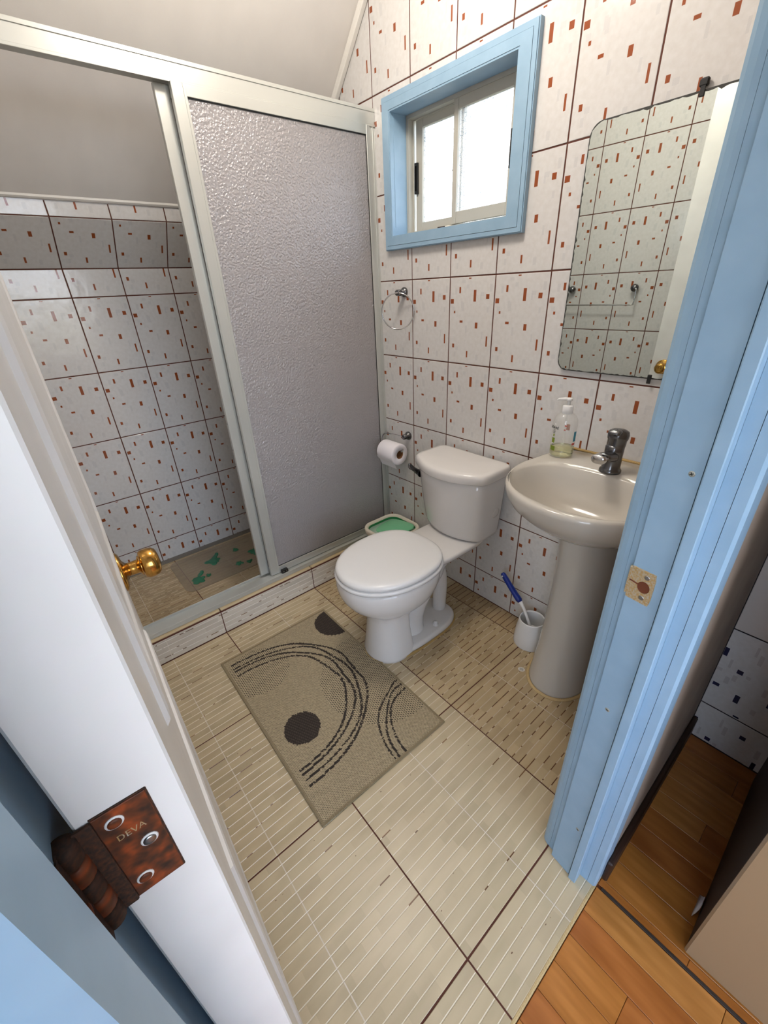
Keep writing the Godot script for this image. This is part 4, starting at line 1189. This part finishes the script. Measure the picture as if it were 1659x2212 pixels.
func build_soap():
	var o := thing("soap_bottle", "clear pump bottle with a little yellow soap, on the washbasin's back corner beside the tap", "soap bottle", Vector3(0.703, 0.8045, 0.088))
	o.rotation.y = 0.5
	var st := smooth()
	var prof := [[0.0, 0.031], [0.002, 0.0345], [0.01, 0.0355], [0.1, 0.0355], [0.116, 0.0335], [0.126, 0.0285], [0.133, 0.02], [0.136, 0.0135], [0.14, 0.0125]]
	var rings := []
	for q in prof: rings.append(oval(q[1], q[1] * 0.86, q[0]))
	loft(st, rings, true, true); part("bottle", st, M.clear_plastic, o)
	st = smooth(); rings = []
	for q in [[0.0035, 0.031], [0.006, 0.0335], [0.012, 0.0345], [0.031, 0.0345]]: rings.append(oval(q[1], q[1] * 0.86, q[0]))
	loft(st, rings); part("soap", st, M.soap, o)
	st = smooth(); lathe(st, [Vector2(0.0135, 0.133), Vector2(0.0155, 0.135), Vector2(0.0155, 0.156), Vector2(0.0135, 0.158), Vector2(0.007, 0.159)], 24)
	var pm := part("pump", st, M.plastic_white, o)
	st = smooth(); lathe(st, [Vector2(0.0058, 0.158), Vector2(0.0052, 0.171), Vector2(0.009, 0.1715), Vector2(0.0095, 0.178), Vector2(0.007, 0.1795)], 18); part("stem", st, M.plastic_white, pm)
	st = smooth(); tube(st, [Vector3(0.0, 0.1755, 0.0), Vector3(-0.012, 0.1758, 0.001), Vector3(-0.028, 0.1752, 0.002), Vector3(-0.032, 0.172, 0.002)], [0.0055, 0.005, 0.0036, 0.003], 12); part("nozzle", st, M.plastic_white, pm)
	st = smooth(); tube(st, [Vector3(0.004, 0.006, 0), Vector3(0.002, 0.07, 0), Vector3(0.0, 0.135, 0)], 0.0022, 8, false); part("dip_tube", st, M.clear_plastic, pm)
	# printed label: on the side towards the doorway's left and on the other side
	band(o, "label_print", 2.32, 2.66, 0.046, 0.062, M.label_green)
	band(o, "label_print", 2.2, 2.72, 0.022, 0.036, M.label_green)
	band(o, "label_print", 2.4, 2.55, 0.066, 0.074, M.label_green)
	band(o, "label_print", 2.2, 2.72, 0.0315, 0.0325, M.label_dark)
	band(o, "label_print", 2.25, 2.6, 0.0395, 0.0405, M.label_dark)
	for k in 3: band(o, "label_print", 2.36, 2.66 - 0.05 * k, 0.0765 + k * 0.0045, 0.078 + k * 0.0045, M.label_dark)
	band(o, "label_print", 2.36, 2.56, 0.1005, 0.106, M.label_white)
	var a := 2.47
	var dir := Vector3(0.0355 * cos(a), 0, 0.0305 * sin(a))
	var nrm := Vector3(cos(a) / 0.0355, 0, sin(a) / 0.0305).normalized()
	letters(o, "Hand", 0.0085, Transform3D(Basis(Vector3.UP.cross(nrm), Vector3.UP, nrm), dir + nrm * 0.0003 + Vector3(0, 0.094, 0)), M.label_dark, "lettering", 0.0003, true)
	band(o, "label_print", 0.3, 0.68, 0.052, 0.083, M.label_teal)
	band(o, "label_print", 0.36, 0.76, 0.041, 0.048, M.label_red)
	for k in 5: band(o, "label_print", 0.34, 0.7, 0.014 + k * 0.005, 0.0155 + k * 0.005, M.label_dark)
	band(o, "label_print", 1.45, 1.62, 0.101, 0.1045, M.label_red)
	band(o, "label_print", 1.5, 1.65, 0.089, 0.092, M.label_red)

func oval(a: float, b: float, y: float) -> PackedVector3Array:
	var ring := PackedVector3Array()
	for i in 36: ring.append(Vector3(a * cos(TAU * i / 36.0), y, -b * sin(TAU * i / 36.0)))
	return ring

func band(o: Node, called: String, a0: float, a1: float, y0: float, y1: float, m: Material):   # a patch of print on the bottle, from angle a0 to a1
	var st := smooth()
	var n := 8
	for i in n:
		var p := []
		for q in [[i, y0], [i + 1, y0], [i + 1, y1], [i, y1]]:
			var a: float = lerpf(a0, a1, q[0] / float(n))
			p.append(Vector3(0.0358 * cos(a), q[1], 0.0308 * sin(a)))
		quad(st, p[1], p[0], p[3], p[2])
	part(called, st, m, o)

# ======================================================================= mirror and fittings
func build_mirror():
	var o := thing("mirror", "frameless mirror with rounded corners and a worn dark edge over the washbasin", "mirror", Vector3(0.75, 1.35, 0.0105))
	o.rotation.y = 0.0164
	var st := flat()
	var c := Vector2(0.1025, -0.009)
	var ring := round_rect(0.49, 0.5905, 0.03, 6)
	var r := RandomNumberGenerator.new(); r.seed = 4
	var back := PackedVector2Array()
	var front := PackedVector2Array()
	for i in ring.size():                                                # fine steps, so that the silver's edge can be ragged
		var a := ring[i]
		var b := ring[(i + 1) % ring.size()]
		var n := maxi(1, int(a.distance_to(b) / 0.008))
		for k in n:
			var p := a.lerp(b, float(k) / n)
			back.append(c + p)
			front.append(c + p - p.normalized() * (0.0022 + r.randf() * 0.0028 + (0.003 if r.randf() < 0.05 else 0.0)))
	prism(st, back, Vector3(0, 0, -0.004), Vector3.RIGHT, Vector3.UP, Vector3(0, 0, 0.004))
	var b := part("backing", st, M.mirror_edge, o)
	st = flat(); prism(st, front, Vector3(0, 0, 0.0001), Vector3.RIGHT, Vector3.UP, Vector3(0, 0, 0.0004)); part("silvering", st, M.mirror, o)
	for q in [[0.095, 0.287, -1], [0.127, -0.3045, 1]]:
		st = flat()
		box(st, Vector3(q[0] - 0.005, q[1] - 0.012, 0.0006), Vector3(q[0] + 0.005, q[1] + 0.012, 0.003), 0.0008)
		if q[2] < 0: box(st, Vector3(q[0] - 0.009, q[1] + 0.004, -0.006), Vector3(q[0] + 0.009, q[1] + 0.019, 0.004), 0.003)
		part("clip", st, M.black_plastic, o)

func build_wall_fittings():
	# towel ring
	var o := thing("towel_ring", "chrome towel ring hanging on the tiled wall above the toilet paper", "towel ring", Vector3(-0.1035, 1.276, 0.0))
	var st := smooth()
	lathe(st, [Vector2(0.0185, 0.0), Vector2(0.0185, 0.005), Vector2(0.016, 0.01), Vector2(0.011, 0.014), Vector2(0.0095, 0.026), Vector2(0.0, 0.0265)], 26, Transform3D(Basis(Vector3.RIGHT, PI / 2), Vector3.ZERO)); part("wall_post", st, M.dull_chrome, o)
	st = smooth()
	lathe(st, [Vector2(0.0105, -0.012), Vector2(0.0115, -0.01), Vector2(0.0115, 0.01), Vector2(0.0105, 0.012)], 22, Transform3D(Basis(Vector3(0, 0, 1), PI / 2) * Basis(Vector3.RIGHT, 0.0), Vector3(0.001, -0.001, 0.034))); part("eye", st, M.dull_chrome, o)
	st = smooth()
	var ux := Vector3(cos(0.62), 0, -sin(0.62))
	var path := []
	for i in 49: path.append(Vector3(0.006, -0.068, 0.045) + (ux * cos(TAU * i / 48.0) + Vector3.UP * sin(TAU * i / 48.0)) * 0.067)
	tube(st, path, 0.0026, 10, false); part("ring", st, M.chrome, o)
	# paper holder and roll
	o = thing("toilet_roll_holder", "chrome toilet roll holder of bent wire on a round post", "toilet roll holder", Vector3(-0.093, 0.675, 0.0))
	st = smooth()
	lathe(st, [Vector2(0.02, 0.0), Vector2(0.02, 0.005), Vector2(0.0165, 0.012), Vector2(0.012, 0.018), Vector2(0.0125, 0.034), Vector2(0.009, 0.037), Vector2(0.0, 0.0375)], 26, Transform3D(Basis(Vector3.RIGHT, PI / 2), Vector3.ZERO)); part("wall_post", st, M.dull_chrome, o)
	st = smooth()
	tube(st, curve([Vector3(0.0, 0.0, 0.03), Vector3(-0.03, 0.003, 0.036), Vector3(-0.075, 0.002, 0.042), Vector3(-0.117, -0.002, 0.046), Vector3(-0.131, -0.02, 0.052), Vector3(-0.129, -0.048, 0.06), Vector3(-0.1, -0.06, 0.065), Vector3(-0.04, -0.06, 0.066), Vector3(0.012, -0.06, 0.066), Vector3(0.024, -0.052, 0.063), Vector3(0.026, -0.044, 0.061)], 5), 0.003, 10); part("wire_arm", st, M.chrome, o)
	var r := thing("toilet_roll", "white toilet paper roll hanging from the chrome holder left of the tank", "toilet roll", Vector3(-0.083, 0.6, 0.068))
	st = smooth()
	var xf := Transform3D(Basis(Vector3(0, 0, 1), PI / 2), Vector3.ZERO)
	lathe(st, [Vector2(0.0205, 0.004), Vector2(0.0205, 0.0), Vector2(0.0465, 0.0), Vector2(0.0495, 0.002), Vector2(0.0505, 0.006), Vector2(0.0505, 0.106), Vector2(0.0495, 0.11), Vector2(0.0465, 0.112), Vector2(0.0205, 0.112), Vector2(0.0205, 0.108)], 44, xf, false)
	part("paper", st, M.paper, r)
	st = smooth(); lathe(st, [Vector2(0.0192, 0.0005), Vector2(0.0204, 0.0005), Vector2(0.0204, 0.1115), Vector2(0.0192, 0.1115), Vector2(0.0192, 0.0005)], 36, xf, false); part("core", st, M.cardboard, r)
	st = smooth()
	var sheet := [[], []]
	for i in 9:
		var a := -0.3 - i * 0.12
		var p := Vector3(0, 0.0512 * sin(a), 0.0512 * cos(a)) if i < 6 else Vector3(0, -0.0395 - 0.009 * (i - 5), 0.0325 - 0.004 * (i - 5))
		sheet[0].append(p + Vector3(-0.001, 0, 0)); sheet[1].append(p + Vector3(-0.111, 0, 0))
	for i in 8: quad(st, sheet[0][i], sheet[0][i + 1], sheet[1][i + 1], sheet[1][i])
	part("loose_sheet", st, M.paper, r)
	# towel bar on the wall opposite, seen in the mirror
	o = thing("towel_bar", "chrome wire towel bar on the opposite wall, seen in the mirror", "towel bar", Vector3(0.0, 0, ZO))
	st = smooth(); tube(st, curve([Vector3(-0.095, 1.236, -0.02), Vector3(-0.105, 1.235, -0.035), Vector3(-0.115, 1.222, -0.042), Vector3(-0.115, 1.175, -0.045), Vector3(-0.113, 1.16, -0.045), Vector3(-0.1, 1.154, -0.045), Vector3(0.08, 1.154, -0.045), Vector3(0.26, 1.154, -0.045), Vector3(0.273, 1.16, -0.045), Vector3(0.275, 1.175, -0.045), Vector3(0.275, 1.222, -0.042), Vector3(0.268, 1.235, -0.035), Vector3(0.258, 1.236, -0.02)], 4), 0.0035, 10); part("bar", st, M.chrome, o)
	for x in [-0.095, 0.258]:
		st = smooth(); lathe(st, [Vector2(0.012, 0.0), Vector2(0.014, 0.006), Vector2(0.018, 0.014), Vector2(0.0195, 0.022), Vector2(0.018, 0.031), Vector2(0.011, 0.038), Vector2(0.0, 0.04)], 24, Transform3D(Basis(Vector3.RIGHT, -PI / 2), Vector3(x, 1.236, 0)), false); part("ball_post", st, M.dull_chrome, o)

# ======================================================================= things on the floor
func squircle(w: float, d: float, y: float, r: float) -> PackedVector3Array:
	var ring := PackedVector3Array()
	for p in round_rect(w, d, r, 7): ring.append(Vector3(p.x, y, -p.y))
	return ring

func build_floor_things():
	# bath mat
	var w := 0.757
	var d := 0.482
	var o := thing("bath_mat", "woven taupe bath mat with dark discs and arches, lying before the toilet", "bath mat", Vector3(-0.042, 0.0, 0.598))
	o.rotation.y = -0.012
	var st := flat()
	uvquad(st, [Vector3(0.008, 0.0062, 0.008), Vector3(0.008, 0.0062, d - 0.008), Vector3(w - 0.008, 0.0062, d - 0.008), Vector3(w - 0.008, 0.0062, 0.008)], [Vector2(0.0, 0.0), Vector2(0.0, 1.0), Vector2(1.0, 1.0), Vector2(1.0, 0.0)])
	box(st, Vector3(0.006, 0.0003, 0.006), Vector3(w - 0.006, 0.0058, d - 0.006))
	st.generate_normals(); st.generate_tangents()
	put("weave", st.commit(), M.mat_weave, o)
	for q in [[Vector3(0, 0, 0), Vector3(w, 0, 0)], [Vector3(w, 0, 0), Vector3(w, 0, d)], [Vector3(w, 0, d), Vector3(0, 0, d)], [Vector3(0, 0, d), Vector3(0, 0, 0)]]:
		var s := flat()
		var dir: Vector3 = (q[1] - q[0]).normalized()
		var inn := Vector3(-dir.z, 0, dir.x)
		var n := int(q[0].distance_to(q[1]) / 0.0035)
		for i in n:                                                      # whipped stitches over the edge
			var a: Vector3 = q[0] + dir * (i * 0.0035)
			box(s, Vector3(0.0, 0.0004, 0.0), Vector3(0.0031, 0.0072, 0.0092), 0.0012, Transform3D(Basis(dir, Vector3.UP, inn), a))
		part("stitched_border", s, M.mat_border, o)
	# clear mat on the shower floor
	o = thing("shower_mat", "clear rubber mat with green splashes lying on the shower floor", "shower mat", Vector3(-0.755, 0.0102, 0.72))
	st = flat()
	prism(st, round_rect(0.34, 0.62, 0.05, 6), Vector3.ZERO, Vector3.RIGHT, Vector3(0, 0, -1), Vector3(0, 0.0035, 0)); part("sheet", st, M.clear_mat, o)
	var r := RandomNumberGenerator.new(); r.seed = 12
	for q in [[-0.668, 0.955, 0.05, 7], [-0.785, 0.832, 0.05, 7], [-0.716, 0.612, 0.05, 7], [-0.8065, 0.694, 0.026, 5], [-0.664, 0.736, 0.026, 5], [-0.64, 0.686, 0.022, 5], [-0.668, 0.898, 0.019, 5]]:
		var s := smooth()
		var big: bool = q[2] > 0.03
		for k in q[3]:
			var a: float = TAU * k / q[3] + r.randf() * 0.5
			var l: float = q[2] * r.randf_range(0.55, 1.0)
			var c := Vector3(q[0] + 0.755 + cos(a) * l * 0.5, 0.0034, q[1] - 0.72 + sin(a) * l * 0.5)
			blob(s, c, l * 0.55, l * 0.36, 0.004, a)
		if big:
			blob(s, Vector3(q[0] + 0.755 - 0.042, 0.0034, q[1] - 0.72 - 0.028), 0.024, 0.012, 0.004, 0.8)
			blob(s, Vector3(q[0] + 0.755 - 0.06, 0.0034, q[1] - 0.72 - 0.04), 0.011, 0.01, 0.004, 0.2)
		blob(s, Vector3(q[0] + 0.755, 0.0034, q[1] - 0.72), q[2] * 0.6, q[2] * 0.5, 0.0052, 0.4)
		part("green_motif", s, M.mat_green, o)
	# waste bin
	o = thing("waste_bin", "small cream and green swing lid bin between the toilet and the shower", "waste bin", Vector3(-0.078, 0.0, 0.1395))
	st = smooth()
	var rings := []
	for q in [[0.001, 0.165], [0.004, 0.172], [0.12, 0.195], [0.222, 0.212]]: rings.append(squircle(q[1], q[1], q[0], 0.055))
	loft(st, rings); part("body", st, M.bin_pale, o)
	st = smooth(); rings = []
	for q in [[0.214, 0.22, 0.06], [0.222, 0.228, 0.062], [0.236, 0.23, 0.062], [0.243, 0.225, 0.06], [0.2455, 0.214, 0.056], [0.244, 0.202, 0.052], [0.232, 0.196, 0.05]]: rings.append(squircle(q[1], q[1], q[0], q[2]))
	loft(st, rings, false, false); part("rim", st, M.bin_cream, o)
	st = smooth(); rings = []
	for q in [[0.233, 0.196], [0.215, 0.19], [0.205, 0.186]]: rings.append(squircle(q[1], q[1], q[0], 0.05))
	loft(st, rings, false, true); part("inner_ring", st, M.bin_dark_green, o)
	st = smooth(); rings = []
	for q in [[-0.004, 0.176], [0.0, 0.182], [0.003, 0.18], [0.0045, 0.17]]:
		var ring := squircle(q[1] * 1.03, q[1] * 0.84, q[0], 0.05)
		rings.append(ring)
	loft(st, rings); part("swing_flap", st, M.bin_green, o, Transform3D(Basis(Vector3(0, 0, 1), 0.16) * Basis(Vector3.RIGHT, 0.05), Vector3(0.006, 0.232, -0.012)))
	# toilet brush in its holder
	o = thing("brush_holder", "white plastic toilet brush holder tucked behind the pedestal", "brush holder", Vector3(0.695, 0.0, 0.084))
	st = smooth()
	lathe(st, [Vector2(0.0605, 0.001), Vector2(0.0615, 0.006), Vector2(0.0605, 0.03), Vector2(0.057, 0.07), Vector2(0.051, 0.105), Vector2(0.0495, 0.117), Vector2(0.0485, 0.12), Vector2(0.046, 0.12), Vector2(0.0455, 0.112), Vector2(0.049, 0.08), Vector2(0.053, 0.03), Vector2(0.05, 0.012), Vector2(0.0, 0.01)], 40, Transform3D(), false)
	part("pot", st, M.plastic_white, o)
	var b := thing("toilet_brush", "blue handled toilet brush leaning out of its white holder", "toilet brush", Vector3(0.695, 0.0, 0.084))
	var foot := Vector3(0.012, 0.06, 0.012)
	st = smooth()
	tube(st, curve([foot + Vector3(0, 0.0, 0), Vector3(-0.006, 0.1, 0.012), Vector3(-0.033, 0.143, 0.008), Vector3(-0.062, 0.172, 0.003)], 5), [0.007, 0.0068, 0.0064, 0.006, 0.0058, 0.0056, 0.0055, 0.0055, 0.0055, 0.0057, 0.006, 0.0065, 0.007, 0.0078, 0.0085, 0.009], 14); part("stem", st, M.plastic_white, b)
	st = smooth()
	tube(st, curve([Vector3(-0.06, 0.17, 0.0035), Vector3(-0.1, 0.202, 0.0), Vector3(-0.145, 0.238, -0.006), Vector3(-0.1615, 0.252, -0.008)], 4), [0.0095, 0.0128, 0.0125, 0.012, 0.0118, 0.0115, 0.0112, 0.011, 0.0108, 0.0105, 0.0095, 0.008, 0.005], 16)
	part("grip", st, M.blue_plastic, b)
	st = flat(); box(st, Vector3(-0.003, -0.004, 0.0), Vector3(0.003, 0.004, 0.0012), 0.001, Transform3D(Basis(Vector3(0.75, -0.62, 0.2).normalized(), Vector3(0.6, 0.78, 0.1).normalized(), Vector3(-0.22, 0.05, 0.97).normalized()).orthonormalized(), Vector3(-0.152, 0.2445, 0.0035))); part("hanging_hole", st, M.plastic_white, b)
	st = smooth()
	lathe(st, [Vector2(0.012, 0.012), Vector2(0.03, 0.02), Vector2(0.034, 0.045), Vector2(0.03, 0.072), Vector2(0.012, 0.082)], 24, Transform3D(Basis(), Vector3(0.008, 0, 0.008)))
	var br := part("bristles", st, M.plastic_white, b)
	br.set_meta("kind", "stuff")
	# sticker at the foot of the pedestal
	var sk := Image.create(128, 96, false, Image.FORMAT_RGB8); sk.fill(Color(0.84, 0.83, 0.8))
	for k in 5:
		var x := 28 + (k % 2) * 8
		while x < 100:
			var l := 4 + (k * 7 + x) % 9
			sk.fill_rect(Rect2i(x, 22 + k * 11, l, 6), Color(0.25, 0.27, 0.26)); x += l + 4
	var sm := mat("sticker", Color.WHITE, 0.5); sm.albedo_texture = tex(sk)
	st = flat()
	var pts := []
	var uvs := []
	for i in 24:
		var a := TAU * i / 24.0
		pts.append(Vector3(cos(a) * 0.0125, 0.0006, sin(a) * 0.0105)); uvs.append(Vector2(0.5 + cos(a) * 0.5, 0.5 + sin(a) * 0.5))
	for i in 24:
		var j := (i + 1) % 24
		for q in [[Vector3(0, 0.0006, 0), Vector2(0.5, 0.5)], [pts[i], uvs[i]], [pts[j], uvs[j]]]: st.set_uv(q[1]); st.add_vertex(q[0])
		var dn := Vector3(0, -0.0005, 0)
		uvquad(st, [pts[j], pts[i], pts[i] + dn, pts[j] + dn], [uvs[i], uvs[j], uvs[j], uvs[i]])
	var so := part("sticker", st, sm, self, Transform3D(Basis(Vector3.UP, 0.5), Vector3(0.7575, 0.0, 0.23)))
	tag(so, "tiny oval white sticker on the floor at the pedestal's foot", "sticker")

func blob(st: SurfaceTool, c: Vector3, a: float, b: float, h: float, turn: float):   # a low rounded lump
	var rings := []
	for q in [[1.0, 0.0], [0.92, 0.5], [0.7, 0.85], [0.35, 1.0]]:
		var ring := PackedVector3Array()
		for i in 14:
			var t := -TAU * i / 14.0
			var p := Vector2(cos(t) * a * q[0], sin(t) * b * q[0]).rotated(turn)
			ring.append(c + Vector3(p.x, h * q[1], p.y))
		rings.append(ring)
	loft(st, rings, false, true)
